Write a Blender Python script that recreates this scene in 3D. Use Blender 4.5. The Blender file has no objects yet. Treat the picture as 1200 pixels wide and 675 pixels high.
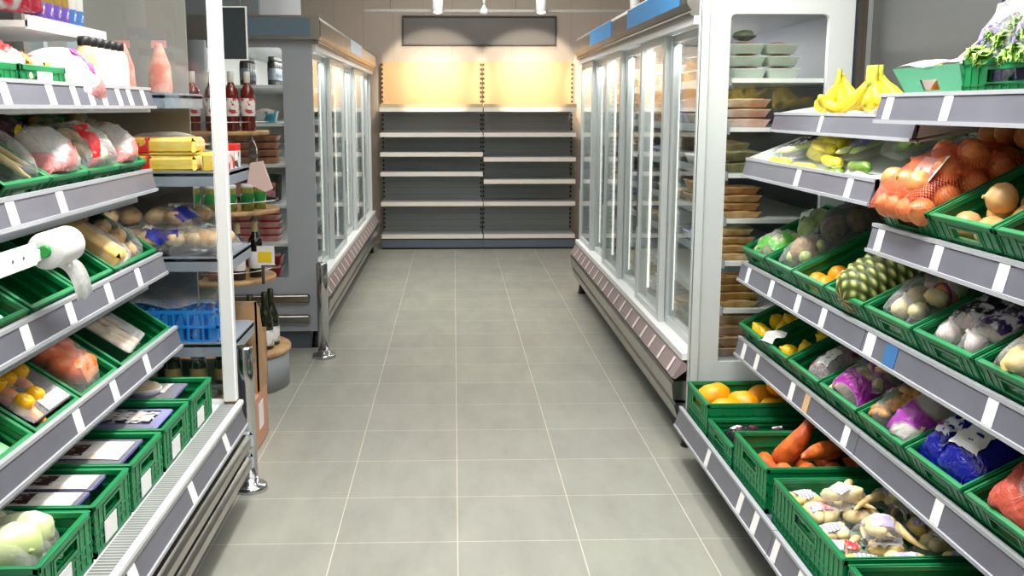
import bpy, math, random
from mathutils import Vector, Matrix, Euler, noise as mnoise
PI = math.pi
SC = bpy.context.scene
COL = SC.collection
R = random.Random(7)

# ------------------------------------------------------------------ materials
def lin(r, g, b):
    f = lambda c: (c/255/12.92) if c/255 <= .04045 else ((c/255+.055)/1.055)**2.4
    return (f(r), f(g), f(b), 1)
MATS = {}
def mat(name, rgb, rough=.5, metal=0., spec=.5, var=0., vscale=8., rgb2=None, bump=0., bscale=60., coat=0., coords='Object'):
    """Principled surface; optional noise mix to a second colour (its own mottling) and fine bump."""
    if name in MATS: return MATS[name]
    m = bpy.data.materials.new(name); m.use_nodes = True
    nt = m.node_tree; b = nt.nodes['Principled BSDF']
    b.inputs['Base Color'].default_value = lin(*rgb)
    b.inputs['Roughness'].default_value = rough
    b.inputs['Metallic'].default_value = metal
    b.inputs['Specular IOR Level'].default_value = spec
    b.inputs['Coat Weight'].default_value = coat
    tc = None
    if var or rgb2 or bump:
        tc = nt.nodes.new('ShaderNodeTexCoord')
    if var or rgb2:
        n = nt.nodes.new('ShaderNodeTexNoise'); n.inputs['Scale'].default_value = vscale; n.inputs['Detail'].default_value = 4
        nt.links.new(tc.outputs[coords], n.inputs['Vector'])
        r = nt.nodes.new('ShaderNodeValToRGB')
        sharp = ('label' in name or 'print' in name) and rgb2 is not None   # printed marks have crisp edges
        r.color_ramp.elements[0].position = .53 if sharp else .38; r.color_ramp.elements[1].position = .58 if sharp else .62
        c2 = rgb2 or tuple(max(0, c*(1-var)) for c in rgb)
        r.color_ramp.elements[0].color = lin(*rgb); r.color_ramp.elements[1].color = lin(*c2)
        nt.links.new(n.outputs['Fac'], r.inputs['Fac']); nt.links.new(r.outputs['Color'], b.inputs['Base Color'])
    if bump:
        n2 = nt.nodes.new('ShaderNodeTexNoise'); n2.inputs['Scale'].default_value = bscale; n2.inputs['Detail'].default_value = 3
        nt.links.new(tc.outputs[coords], n2.inputs['Vector'])
        bp = nt.nodes.new('ShaderNodeBump'); bp.inputs['Strength'].default_value = bump; bp.inputs['Distance'].default_value = .004
        nt.links.new(n2.outputs['Fac'], bp.inputs['Height']); nt.links.new(bp.outputs['Normal'], b.inputs['Normal'])
    MATS[name] = m
    return m

def glass(name, tint=(.93, .97, .96), rough=0., ior=1.5):
    """thin pane: see-through plus Fresnel mirror"""
    if name in MATS: return MATS[name]
    m = bpy.data.materials.new(name); m.use_nodes = True
    nt = m.node_tree; nt.nodes.remove(nt.nodes['Principled BSDF']); out = nt.nodes['Material Output']
    t = nt.nodes.new('ShaderNodeBsdfTransparent'); t.inputs['Color'].default_value = (*tint, 1)
    g = nt.nodes.new('ShaderNodeBsdfGlossy'); g.inputs['Roughness'].default_value = rough
    fr = nt.nodes.new('ShaderNodeFresnel'); geo = nt.nodes.new('ShaderNodeNewGeometry'); mr = nt.nodes.new('ShaderNodeMapRange')
    mr.inputs['To Min'].default_value = ior; mr.inputs['To Max'].default_value = 1/ior
    nt.links.new(geo.outputs['Backfacing'], mr.inputs['Value']); nt.links.new(mr.outputs[0], fr.inputs['IOR'])
    mx = nt.nodes.new('ShaderNodeMixShader')
    nt.links.new(fr.outputs[0], mx.inputs[0]); nt.links.new(t.outputs[0], mx.inputs[1]); nt.links.new(g.outputs[0], mx.inputs[2])
    nt.links.new(mx.outputs[0], out.inputs['Surface'])
    MATS[name] = m; return m

def film(name, rgb=(250, 250, 250), opac=.06, rough=.14, bump=1., bscale=28., mask=None, mscale=12., rgb2=None):
    """plastic wrapping film: see-through, glossy and crinkled; mask='print' gives printed patches, 'net' a knitted net"""
    if name in MATS: return MATS[name]
    m = bpy.data.materials.new(name); m.use_nodes = True
    nt = m.node_tree; b = nt.nodes['Principled BSDF']; out = nt.nodes['Material Output']
    b.inputs['Base Color'].default_value = lin(*rgb); b.inputs['Roughness'].default_value = rough
    tc = nt.nodes.new('ShaderNodeTexCoord')
    n = nt.nodes.new('ShaderNodeTexNoise'); n.inputs['Scale'].default_value = bscale; n.inputs['Detail'].default_value = 2
    n.inputs['Distortion'].default_value = 1.2
    nt.links.new(tc.outputs['Object'], n.inputs['Vector'])
    bp = nt.nodes.new('ShaderNodeBump'); bp.inputs['Strength'].default_value = bump; bp.inputs['Distance'].default_value = .01
    nt.links.new(n.outputs['Fac'], bp.inputs['Height']); nt.links.new(bp.outputs['Normal'], b.inputs['Normal'])
    t = nt.nodes.new('ShaderNodeBsdfTransparent')
    t.inputs['Color'].default_value = (.985, .985, .985, 1)
    lw = nt.nodes.new('ShaderNodeLayerWeight'); lw.inputs['Blend'].default_value = .35; pw = nt.nodes.new('ShaderNodeMath'); pw.operation = 'POWER'; pw.inputs[1].default_value = 1.5
    nt.links.new(bp.outputs['Normal'], lw.inputs['Normal'])
    mp = nt.nodes.new('ShaderNodeMapRange'); mp.inputs['To Min'].default_value = opac; mp.inputs['To Max'].default_value = min(1, opac+.42)
    nt.links.new(lw.outputs['Facing'], pw.inputs[0]); nt.links.new(pw.outputs[0], mp.inputs['Value'])
    fac = mp.outputs[0]
    if mask:
        if mask == 'print':
            v = nt.nodes.new('ShaderNodeTexNoise'); v.inputs['Scale'].default_value = mscale; v.inputs['Detail'].default_value = 1
            nt.links.new(tc.outputs['Object'], v.inputs['Vector'])
            st = nt.nodes.new('ShaderNodeMapRange'); st.inputs['From Min'].default_value = .5; st.inputs['From Max'].default_value = .53
            nt.links.new(v.outputs['Fac'], st.inputs['Value'])
            mask_out = st.outputs[0]
            cr = nt.nodes.new('ShaderNodeMix'); cr.data_type = 'RGBA'
            cr.inputs[6].default_value = lin(245, 245, 245); cr.inputs[7].default_value = lin(*(rgb2 or rgb))
            nt.links.new(mask_out, cr.inputs[0]); nt.links.new(cr.outputs[2], b.inputs['Base Color'])
        else:
            ws = []
            for ang in (.785, -.785):
                mpn = nt.nodes.new('ShaderNodeMapping'); mpn.inputs['Rotation'].default_value = (0, 0, ang)
                nt.links.new(tc.outputs['Object'], mpn.inputs['Vector'])
                w = nt.nodes.new('ShaderNodeTexWave'); w.inputs['Scale'].default_value = mscale; w.inputs['Distortion'].default_value = .6
                nt.links.new(mpn.outputs[0], w.inputs['Vector']); ws.append(w)
            mxx = nt.nodes.new('ShaderNodeMath'); mxx.operation = 'MAXIMUM'
            nt.links.new(ws[0].outputs['Fac'], mxx.inputs[0]); nt.links.new(ws[1].outputs['Fac'], mxx.inputs[1])
            st = nt.nodes.new('ShaderNodeMapRange'); st.inputs['From Min'].default_value = .93; st.inputs['From Max'].default_value = .98
            nt.links.new(mxx.outputs[0], st.inputs['Value']); mask_out = st.outputs[0]
        mm = nt.nodes.new('ShaderNodeMath'); mm.operation = 'MAXIMUM'
        ml = nt.nodes.new('ShaderNodeMath'); ml.operation = 'MULTIPLY'; ml.inputs[1].default_value = .85
        nt.links.new(mask_out, ml.inputs[0])
        nt.links.new(fac, mm.inputs[0]); nt.links.new(ml.outputs[0], mm.inputs[1]); fac = mm.outputs[0]
    mx = nt.nodes.new('ShaderNodeMixShader')
    nt.links.new(fac, mx.inputs[0]); nt.links.new(t.outputs[0], mx.inputs[1]); nt.links.new(b.outputs[0], mx.inputs[2])
    nt.links.new(mx.outputs[0], out.inputs['Surface'])
    MATS[name] = m; return m

def stripes(name, a, b_, scale, axis='Z', thr=.5, rough=.5, bump=0., metal=0.):
    """two-colour regular bands along one object axis (grooves, ribs, slots, printed lines)"""
    if name in MATS: return MATS[name]
    m = bpy.data.materials.new(name); m.use_nodes = True
    nt = m.node_tree; b = nt.nodes['Principled BSDF']; b.inputs['Roughness'].default_value = rough; b.inputs['Metallic'].default_value = metal
    tc = nt.nodes.new('ShaderNodeTexCoord'); sx = nt.nodes.new('ShaderNodeSeparateXYZ')
    nt.links.new(tc.outputs['Object'], sx.inputs[0])
    k = nt.nodes.new('ShaderNodeMath'); k.operation = 'MULTIPLY'; k.inputs[1].default_value = scale
    nt.links.new(sx.outputs[axis], k.inputs[0])
    fr = nt.nodes.new('ShaderNodeMath'); fr.operation = 'FRACT'; nt.links.new(k.outputs[0], fr.inputs[0])
    gt = nt.nodes.new('ShaderNodeMath'); gt.operation = 'GREATER_THAN'; gt.inputs[1].default_value = thr; nt.links.new(fr.outputs[0], gt.inputs[0])
    cr = nt.nodes.new('ShaderNodeMix'); cr.data_type = 'RGBA'; cr.inputs[6].default_value = lin(*a); cr.inputs[7].default_value = lin(*b_)
    nt.links.new(gt.outputs[0], cr.inputs[0]); nt.links.new(cr.outputs[2], b.inputs['Base Color'])
    MATS[name] = m; return m

# ------------------------------------------------------------------ mesh builder
class MB:
    def __init__(s): s.v = []; s.f = []; s.m = []; s.s = []
    def face(s, idx, m=0, sm=False): s.f.append(tuple(idx)); s.m.append(m); s.s.append(sm)
    def box(s, x0, x1, y0, y1, z0, z1, m=0, M=None, c=0.):
        if c > 0:
            return s.cbox(x0, x1, y0, y1, z0, z1, c, m, M)
        b = len(s.v)
        for z in (z0, z1):
            for x, y in ((x0, y0), (x1, y0), (x1, y1), (x0, y1)):
                p = Vector((x, y, z)); s.v.append(M @ p if M else p)
        for q in ((0, 3, 2, 1), (4, 5, 6, 7), (0, 1, 5, 4), (1, 2, 6, 5), (2, 3, 7, 6), (3, 0, 4, 7)):
            s.face([b+i for i in q], m)
        return s
    def cbox(s, x0, x1, y0, y1, z0, z1, c, m=0, M=None):
        """box with chamfered edges"""
        b = len(s.v); X = (x0, x1); Y = (y0, y1); Z = (z0, z1); ids = {}
        for i in (0, 1):
            for j in (0, 1):
                for k in (0, 1):
                    sx, sy, sz = (1, -1)[i], (1, -1)[j], (1, -1)[k]
                    for a in range(3):
                        p = Vector((X[i] + (sx*c if a != 0 else 0), Y[j] + (sy*c if a != 1 else 0), Z[k] + (sz*c if a != 2 else 0)))
                        ids[i, j, k, a] = len(s.v); s.v.append(M @ p if M else p)
        for a in range(3):
            for e in (0, 1):
                o = [(0, 0), (1, 0), (1, 1), (0, 1)]
                q = []
                for u, w in o:
                    t = [u, w]; t.insert(a, e); q.append(ids[t[0], t[1], t[2], a])
                if (e == 0) != (a == 1): q.reverse()
                s.face(q, m)
        for a in range(3):  # edges parallel to axis a
            o1, o2 = [t for t in range(3) if t != a]
            for u in (0, 1):
                for w in (0, 1):
                    def g(e, ax):
                        t = [0, 0, 0]; t[a] = e; t[o1] = u; t[o2] = w
                        return ids[t[0], t[1], t[2], ax]
                    q = [g(0, o1), g(1, o1), g(1, o2), g(0, o2)]
                    s.face(q, m, True)
        for i in (0, 1):
            for j in (0, 1):
                for k in (0, 1):
                    s.face([ids[i, j, k, 0], ids[i, j, k, 1], ids[i, j, k, 2]], m, True)
        return s
    def tube(s, pts, rad, n=8, m=0, cap=True, flat=1.):
        """tube along a path, radius per point"""
        pts = [Vector(p) for p in pts]; N = len(pts)
        if not hasattr(rad, '__len__'): rad = [rad]*N
        b = len(s.v); up = None
        for i, p in enumerate(pts):
            d = (pts[min(i+1, N-1)] - pts[max(i-1, 0)]).normalized()
            if up is None:
                up = Vector((0, 0, 1)) if abs(d.z) < .9 else Vector((1, 0, 0))
            u = d.cross(up)
            if u.length < 1e-6: u = d.orthogonal()
            u.normalize(); w = u.cross(d).normalized(); up = w
            for k in range(n):
                a = 2*PI*k/n
                s.v.append(p + u*math.cos(a)*rad[i] + w*math.sin(a)*rad[i]*flat)
        for i in range(N-1):
            for k in range(n):
                k2 = (k+1) % n
                s.face([b+i*n+k, b+i*n+k2, b+(i+1)*n+k2, b+(i+1)*n+k], m, True)
        if cap:
            s.face([b+k for k in range(n)][::-1], m); s.face([b+(N-1)*n+k for k in range(n)], m)
        return s
    def lathe(s, prof, n=16, m=0, M=None, cap=True, sm=True, wob=0., seed=0):
        """turned shape about z; prof = [(r, z)] bottom to top"""
        b = len(s.v); N = len(prof)
        for r, z in prof:
            for k in range(n):
                a = 2*PI*k/n; rr = r
                if wob: rr = r*(1 + wob*mnoise.noise(Vector((math.cos(a)*1.3+seed*3.1, math.sin(a)*1.3, z*20))))
                p = Vector((rr*math.cos(a), rr*math.sin(a), z)); s.v.append(M @ p if M else p)
        for i in range(N-1):
            mm = m[i] if isinstance(m, (list, tuple)) else m
            for k in range(n):
                k2 = (k+1) % n
                s.face([b+i*n+k, b+i*n+k2, b+(i+1)*n+k2, b+(i+1)*n+k], mm, sm)
        if cap:
            m0 = m[0] if isinstance(m, (list, tuple)) else m; m1 = m[-1] if isinstance(m, (list, tuple)) else m
            s.face([b+k for k in range(n)][::-1], m0, False); s.face([b+(N-1)*n+k for k in range(n)], m1, False)
        return s
    def blob(s, c, r, n=14, rings=10, m=0, amp=0., fq=3., seed=0, M=None, px=1.):
        """lumpy ellipsoid"""
        prof = []
        b = len(s.v); c = Vector(c)
        for i in range(rings+1):
            t = PI*i/rings
            for k in range(n):
                a = 2*PI*k/n
                d = Vector((math.sin(t)*math.cos(a), math.sin(t)*math.sin(a), -math.cos(t)))
                q = 1 + (amp*mnoise.noise(d*fq*.6+Vector((seed*7.3, seed*1.7, 0))) if amp else 0)
                p = Vector((d.x*r[0]*q, d.y*r[1]*q, d.z*r[2]*q)) + c
                s.v.append(M @ p if M else p)
        for i in range(rings):
            for k in range(n):
                k2 = (k+1) % n
                s.face([b+i*n+k, b+i*n+k2, b+(i+1)*n+k2, b+(i+1)*n+k], m, True)
        return s
    def prism(s, poly, axis, a0, a1, m=0, sm=False):
        """poly = 2D points; extruded along axis from a0 to a1"""
        b = len(s.v); n = len(poly)
        for a in (a0, a1):
            for (u, w) in poly:
                t = [u, w]; t.insert('xyz'.index(axis), a); s.v.append(Vector(t))
        s.face([b+i for i in range(n)][::-1], m); s.face([b+n+i for i in range(n)], m)
        for i in range(n):
            j = (i+1) % n
            s.face([b+i, b+j, b+n+j, b+n+i], m, sm)
        return s
    def grid(s, fn, nu, nv, m=0, sm=True, flip=False):
        b = len(s.v)
        for i in range(nu+1):
            for j in range(nv+1): s.v.append(Vector(fn(i/nu, j/nv)))
        for i in range(nu):
            for j in range(nv):
                q = [b+i*(nv+1)+j, b+(i+1)*(nv+1)+j, b+(i+1)*(nv+1)+j+1, b+i*(nv+1)+j+1]
                if flip: q.reverse()
                s.face(q, m, sm)
        return s
    def mesh(s, name, mats, off=None):
        me = bpy.data.meshes.new(name)
        vv = [(v-off) if off else v for v in s.v]
        me.from_pydata([tuple(v) for v in vv], [], s.f)
        mats = mats if isinstance(mats, (list, tuple)) else [mats]
        for q in mats: me.materials.append(q)
        me.polygons.foreach_set('material_index', s.m); me.polygons.foreach_set('use_smooth', s.s)
        me.validate(); me.update()
        return me

# ------------------------------------------------------------------ objects
def tag(o, label=None, cat=None, group=None, kind=None):
    if label: o['label'] = label
    if cat: o['category'] = cat
    if group: o['group'] = group
    if kind: o['kind'] = kind
    return o
def link(o, parent=None):
    COL.objects.link(o)
    if parent is not None: o.parent = parent
    return o
def thing(name, label, cat, M=None, group=None):
    """Empty at a thing's base; M is a world matrix or a location"""
    o = bpy.data.objects.new(name, None); o.empty_display_size = .05
    COL.objects.link(o)
    if M is not None:
        if not isinstance(M, Matrix): M = Matrix.Translation(Vector(M))
        o.matrix_world = M
        o['wm'] = 1
    WM[o.name] = M.copy() if M is not None else Matrix.Identity(4)
    del_if(o, 'wm')
    return tag(o, label, cat, group)
WM = {}
def del_if(o, k):
    if k in o: del o[k]
def part(name, mb, mats, parent=None, world=False, M=None, label=None):
    """one mesh object; world=True when mb is in world coordinates (parent has no rotation)"""
    off = None
    if world and parent is not None:
        off = Vector((0, 0, 0)); q = parent
        while q is not None: off += q.location; q = q.parent
    me = mb if isinstance(mb, bpy.types.Mesh) else mb.mesh(name, mats, off)
    o = bpy.data.objects.new(name, me); link(o, parent)
    if M is not None: o.matrix_local = M if parent is not None else M
    if label: o['label'] = label
    return o
def single(name, mb, mats, label, cat, M=None, group=None, kind=None):
    """a thing that is one mesh; mb in local coordinates"""
    me = mb if isinstance(mb, bpy.types.Mesh) else mb.mesh(name, mats)
    o = bpy.data.objects.new(name, me); link(o)
    if M is not None: o.matrix_world = M if isinstance(M, Matrix) else Matrix.Translation(Vector(M))
    return tag(o, label, cat, group, kind)
def struct(name, mb, mats):
    o = bpy.data.objects.new(name, mb.mesh(name, mats)); link(o); o['kind'] = 'structure'; return o
def copy_tree(o, parent=None):
    c = o.copy(); COL.objects.link(c)
    if parent is not None: c.parent = parent; c.matrix_parent_inverse = o.matrix_parent_inverse.copy()
    for ch in o.children: copy_tree(ch, c)
    return c
def dup(o, M, label=None, group=None):
    c = copy_tree(o); c.matrix_world = M if isinstance(M, Matrix) else Matrix.Translation(Vector(M))
    if label: c['label'] = label
    if group: c['group'] = group
    return c
T = lambda *a: Matrix.Translation(Vector(a if len(a) == 3 else a[0]))
def RX(a): return Matrix.Rotation(a, 4, 'X')
def RY(a): return Matrix.Rotation(a, 4, 'Y')
def RZ(a): return Matrix.Rotation(a, 4, 'Z')
def S(x, y=None, z=None): return Matrix.Diagonal((x, x if y is None else y, x if z is None else z, 1))
D = math.radians
# ------------------------------------------------------------------ shared materials
GREEN = mat('green_crate_plastic', (4, 134, 74), rough=.38, var=.12, vscale=5)
MINT = mat('mint_green_card', (112, 204, 160), rough=.55)
WHITE = mat('white_paint', (236, 238, 238), rough=.4)
OFFW = mat('off_white_panel', (206, 212, 212), rough=.35)
CARD = mat('white_card', (240, 240, 240), rough=.6)
RAIL = mat('lilac_grey_strip', (106, 107, 118), rough=.28, var=.08, vscale=3)
RAILC = mat('clear_grey_profile', (172, 175, 182), rough=.25)
STEEL = mat('brushed_steel', (176, 172, 165), rough=.28, metal=1, var=.06, vscale=4)
CHROME = mat('polished_steel', (205, 206, 208), rough=.12, metal=1)
SHELFG = mat('grey_shelf_steel', (150, 156, 164), rough=.4)
DARKG = mat('dark_grey_panel', (84, 86, 86), rough=.5)
BLACK = mat('black_plastic', (18, 18, 20), rough=.4)
GREYP = mat('grey_enamel', (168, 176, 184), rough=.35)
BACKP = mat('warm_grey_back_panel', (158, 156, 150), rough=.5)
CREAM = mat('cream_panel', (196, 160, 116), rough=.45)
GOND = mat('slate_grey_panel', (158, 162, 162), rough=.5)
GONDL = mat('slate_blue_base', (92, 100, 112), rough=.45)
GLASS = glass('pane_glass')
GLASS2 = glass('clear_end_glass', tint=(.97, .985, .98))
FILM = film('clear_film')
FILMW = film('milky_film', opac=.2)
FILMC = film('clear_thin_film', opac=.04, bump=.35)
WOOD = mat('light_wood', (206, 170, 120), rough=.5, rgb2=(180, 140, 95), vscale=14)
KRAFT = mat('kraft_card', (190, 150, 108), rough=.75, var=.12)
BLUEP = mat('blue_panel', (64, 168, 242), rough=.35)

# ------------------------------------------------------------------ crates
CRATES = {}
CTX = None
BAGS = []
BAGK = 1.   # plumpness of the bags
def contact(me, Mx):
    """soft films give way where they meet the bags laid down before them"""
    c0 = Mx.translation
    for (Mp, a, b, c) in BAGS:
        if (Mp.translation-c0).length > .45: continue
        A = Mp.inverted() @ Mx; B = A.inverted()
        for v in me.vertices:
            p = A @ v.co; q = Vector((2.06*p.x/(a+.03), 2.06*p.y/b, (p.z-c*.46)/(c*.57)))
            val = abs(q.x)**2.6+abs(q.y)**2.6+abs(q.z)**2.6
            if 1e-6 < val < 1:
                k = min(3.0, val**(-1/2.6)); o = Vector((0, 0, c*.46)); v.co = B @ (o+(p-o)*k)
    return me
def fit(me, Mx, front=True):
    """press a soft film into the crate it lies in: nothing passes through walls or floor"""
    if CTX is None: return me
    Mc, Mi, d, w, h = CTX; A = Mi @ Mx; B = A.inverted(); ix, iy = d/2-.017, w/2-.017
    for v in me.vertices:
        p = A @ v.co
        if p.z < h+.004:
            q = Vector((max(-ix, min(ix, p.x)), max(-iy, min(iy, p.y)), max(.0185, p.z)))
        else:
            q = Vector((min(p.x, ix+.012) if front and p.z < h+.06 else p.x, max(-iy-.010, min(iy+.010, p.y)), p.z))
        v.co = B @ q
    return me
def settle(spec, d, w, tilt, it=260, gap=.0008):
    """spheres [(x, y, z, r)] in crate coordinates pushed apart and down until they lie on floor, walls and one another"""
    P = [Vector(s[:3]) for s in spec]; r = [s[3] for s in spec]; g = Vector((math.sin(tilt)*.35, 0, -math.cos(tilt)))*.0012
    for k in range(it):
        if k < it*.8: P = [p+g for p in P]
        for _ in range(3):
            for i in range(len(P)):
                for j in range(i):
                    v = P[i]-P[j]; m = r[i]+r[j]+gap; L = v.length
                    if L < m:
                        v = v/L if L > 1e-5 else Vector((0, 0, 1)); P[i] += v*(m-L)/2; P[j] -= v*(m-L)/2
            for i in range(len(P)):
                ix, iy = d/2-.014-r[i], w/2-.014-r[i]
                P[i] = Vector((max(-ix, min(ix, P[i].x)), max(-iy, min(iy, P[i].y)), max(.0185+r[i], P[i].z)))
    return P
def crate_meshes(d, w, h):
    key = (round(d, 3), round(w, 3), round(h, 3))
    if key in CRATES: return CRATES[key]
    t = .011; b = MB(); hx, hy = d/2, w/2
    b.box(-hx+t, hx-t, -hy+t, hy-t, .004, .010)                                   # floor
    n = max(3, int(w/.06))
    for i in range(n):                                                            # long ribs along the depth
        y = -hy+.03+(w-.06)*i/(n-1); b.box(-hx+.02, hx-.02, y-.005, y+.005, .010, .017)
    for sgn in (-1, 1):                                                           # side walls
        ys = sorted((sgn*hy, sgn*(hy-.006))); yi = sorted((sgn*(hy-.002), sgn*(hy-.005)))
        b.box(-hx+.004, hx-.004, yi[0], yi[1], .006, h-.01)
        for z0, z1 in ((0, .016), (h*.36, h*.36+.008), (h*.62, h*.62+.008)):
            q = sorted((sgn*hy, sgn*(hy-.012))); b.box(-hx, hx, q[0], q[1], z0, z1)
        q = sorted((sgn*hy, sgn*(hy-.012)))
        m_ = max(4, int(d/.055))
        for i in range(m_+1):
            x = -hx+.005+(d-.01)*i/m_; b.box(x-.003, x+.003, *sorted((sgn*hy, sgn*(hy-.004))), .01, h-.02)
    hw = min(.085, w*.2)                                                          # hand hole half width
    for sgn in (-1, 1):                                                           # front and back walls with hand holes
        xi = sorted((sgn*(hx-.002), sgn*(hx-.006)))
        zt, zb = h-.030, h-.058
        b.box(xi[0], xi[1], -hy+.004, -hw, .006, h-.01); b.box(xi[0], xi[1], hw, hy-.004, .006, h-.01)
        b.box(xi[0], xi[1], -hw, hw, .006, zb); b.box(xi[0], xi[1], -hw, hw, zt, h-.01)
        xo = sorted((sgn*hx, sgn*(hx-.012)))
        b.box(xo[0], xo[1], -hy, hy, 0, .014)
        b.box(xo[0], xo[1], -hw-.012, hw+.012, zb-.008, zb); b.box(xo[0], xo[1], -hw-.012, hw+.012, zt, zt+.006)
        b.box(xo[0], xo[1], -hw-.012, -hw, zb, zt); b.box(xo[0], xo[1], hw, hw+.012, zb, zt)
        k = max(4, int(w/.034))
        for i in range(k+1):                                                      # lattice ribs
            y = -hy+.006+(w-.012)*i/k
            top = h-.016 if abs(y) > hw+.012 else zb-.006
            b.box(xo[0], xo[1], y-.0025, y+.0025, .01, top)
        for z in (h*.25, h*.42):
            b.box(*sorted((sgn*hx, sgn*(hx-.007))), -hy, hy, z, z+.004)
    body = b.mesh('body', GREEN)
    r = MB(); f = .014                                                            # rim
    r.cbox(-hx-.002, hx+.002, -hy-.001, -hy+f, h-.018, h, .003); r.cbox(-hx-.002, hx+.002, hy-f, hy+.001, h-.018, h, .003)
    r.cbox(-hx-.002, -hx+f, -hy-.001, hy+.001, h-.018, h-.001, .003); r.cbox(hx-f, hx+.002, -hy-.001, hy+.001, h-.018, h-.001, .003)
    rim = r.mesh('rim', GREEN)
    CRATES[key] = (body, rim); return CRATES[key]

def crate(label, Mx, d, w, h, group=None, card=None):
    global CTX
    CTX = (Mx, Mx.inverted(), d, w, h)
    t = thing('plastic_crate', label, 'crate', Mx, group)
    body, rim = crate_meshes(d, w, h)
    part('body', body, None, t); part('rim', rim, None, t)
    if card is not None:   # white card in the pocket of the front wall
        c = MB(); cy, cw, ch, z0 = card
        c.box(d/2+.001, d/2+.003, cy-cw/2, cy+cw/2, z0, z0+ch); part('label_card', c, CARD, t)
    return t
def crate_frame(side, X, Z, yc, tilt, d, h):
    """matrix of a crate whose front top rim is at X, Z; side -1 = left shelf (faces +x), +1 = right shelf (faces -x)"""
    rot = (RZ(PI) if side > 0 else Matrix.Identity(4)) @ RY(tilt)
    return T(Vector((X, yc, Z)) - rot.to_3x3() @ Vector((d/2, 0, h))) @ rot

# ------------------------------------------------------------------ bags
def pillow_fn(a, b, c, seed, wr=.12, flat=.3):
    def z(x, y, side):
        gx = max(0, 1-abs(2*x/a)**2.6); gy = max(0, 1-abs(2*y/b)**2.6)
        g = (gx**.5)*(gy**.55)
        nz = mnoise.noise(Vector((x*22/ max(a, .1)*.3*3, y*9/max(b, .1)*.3*3, seed*5.1+side)))*wr + mnoise.noise(Vector((x*60, y*60, seed+side*3)))*wr*.5
        if side > 0: return c*(flat+(1-flat)*g*(1+nz))
        return c*flat*(1-g*(1+.3*nz))
    return z
def bag_mesh(a, b, c, seed, fmat, wr=.14, flat=.3, seal=.02):
    z = pillow_fn(a, b, c, seed, wr, flat); m = MB(); nu, nv = 18, 14
    def sq(t): return math.sin((t-.5)*PI)*.5   # denser near the border
    for side in (1, -1):
        def fn(u, v):
            x, y = sq(u)*a, sq(v)*b
            edge = mnoise.noise(Vector((v*5, seed, 1)))*.03*a*(2*abs(u-.5))**2
            return (x+edge, y*(1-.10*(2*abs(u-.5))**4), z(x, y, side))
        m.grid(fn, nu, nv, 0, True, flip=side < 0)
    for sgn in (-1, 1):                            # crimped end seals
        def fs(u, v):
            x = sgn*(a/2+u*seal); y = (v-.5)*b*.9*(1+.06*u)
            return (x + mnoise.noise(Vector((v*5, seed, 1)))*.03*a, y, c*flat + .006*u*math.sin(v*22+seed))
        m.grid(fs, 2, 16, 0, True)
    return m.mesh('film', fmat)
def patch(a, b, c, seed, x0, x1, y0, y1, wr=.14, flat=.3, off=.002, n=8):
    z = pillow_fn(a, b, c, seed, wr, flat); m = MB()
    m.grid(lambda u, v: (x0+(x1-x0)*u, (y0+(y1-y0)*v)*1., z(x0+(x1-x0)*u, (y0+(y1-y0)*v), 1)+off), n, n)
    return m
def bag(label, Mx, a, b, c, fmat, contents=(), patches=(), name='produce_bag', cat='bag', group=None, seed=None, cname=None, wr=.14, flat=.3):
    """sealed bag: film, things in it (parts), printed patches. contents = [(part name, mesh, count, scale, z)]"""
    seed = R.random()*50 if seed is None else seed
    c = c*BAGK
    t = thing(name, label, cat, Mx, group)
    rr = random.Random(int(seed*1000))
    for (pn, me, cnt, sc, lie) in contents:
        nx = max(1, round(math.sqrt(cnt*a/b))); ny = max(1, math.ceil(cnt/nx)); k = 0
        for i in range(nx):
            for j in range(ny):
                if k >= cnt: break
                k += 1
                x = ((i+.5)/nx-.5)*a*.76 + rr.uniform(-.02, .02)*a; y = ((j+.5)/ny-.5)*b*.74 + rr.uniform(-.02, .02)*b
                g = (max(0, 1-abs(2*x/a)**2.6)**.5)*(max(0, 1-abs(2*y/b)**2.6)**.55)
                zc = c*(flat+.34*g)
                rot = RZ(rr.uniform(0, 6.28)) @ RX(rr.uniform(-.4, .4)) @ RY(rr.uniform(-.4, .4)) if not lie else RZ(lie+rr.uniform(-.5, .5)) @ RY(rr.uniform(-.15, .15))
                s_ = sc*(1+(BAGK-1)*.6)*rr.uniform(.88, 1.1)*(.75+.25*g)
                part(pn, me, None, t, M=T(x, y, zc) @ rot @ S(s_))
    Mw = Mx if isinstance(Mx, Matrix) else Matrix.Translation(Vector(Mx))
    part('film', fit(contact(bag_mesh(a, b, c, seed, fmat, wr, flat), Mw), Mw), None, t)
    for p in patches:
        (pn, x0, x1, y0, y1, pm) = p[:6]
        part(pn, fit(patch(a, b, c, seed, x0*a, x1*a, y0*b, y1*b, wr, flat, off=p[6] if len(p) > 6 else .002).mesh(pn, pm), Mw), None, t)
    BAGS.append((Mw.copy(), a, b, c))
    return t

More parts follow.
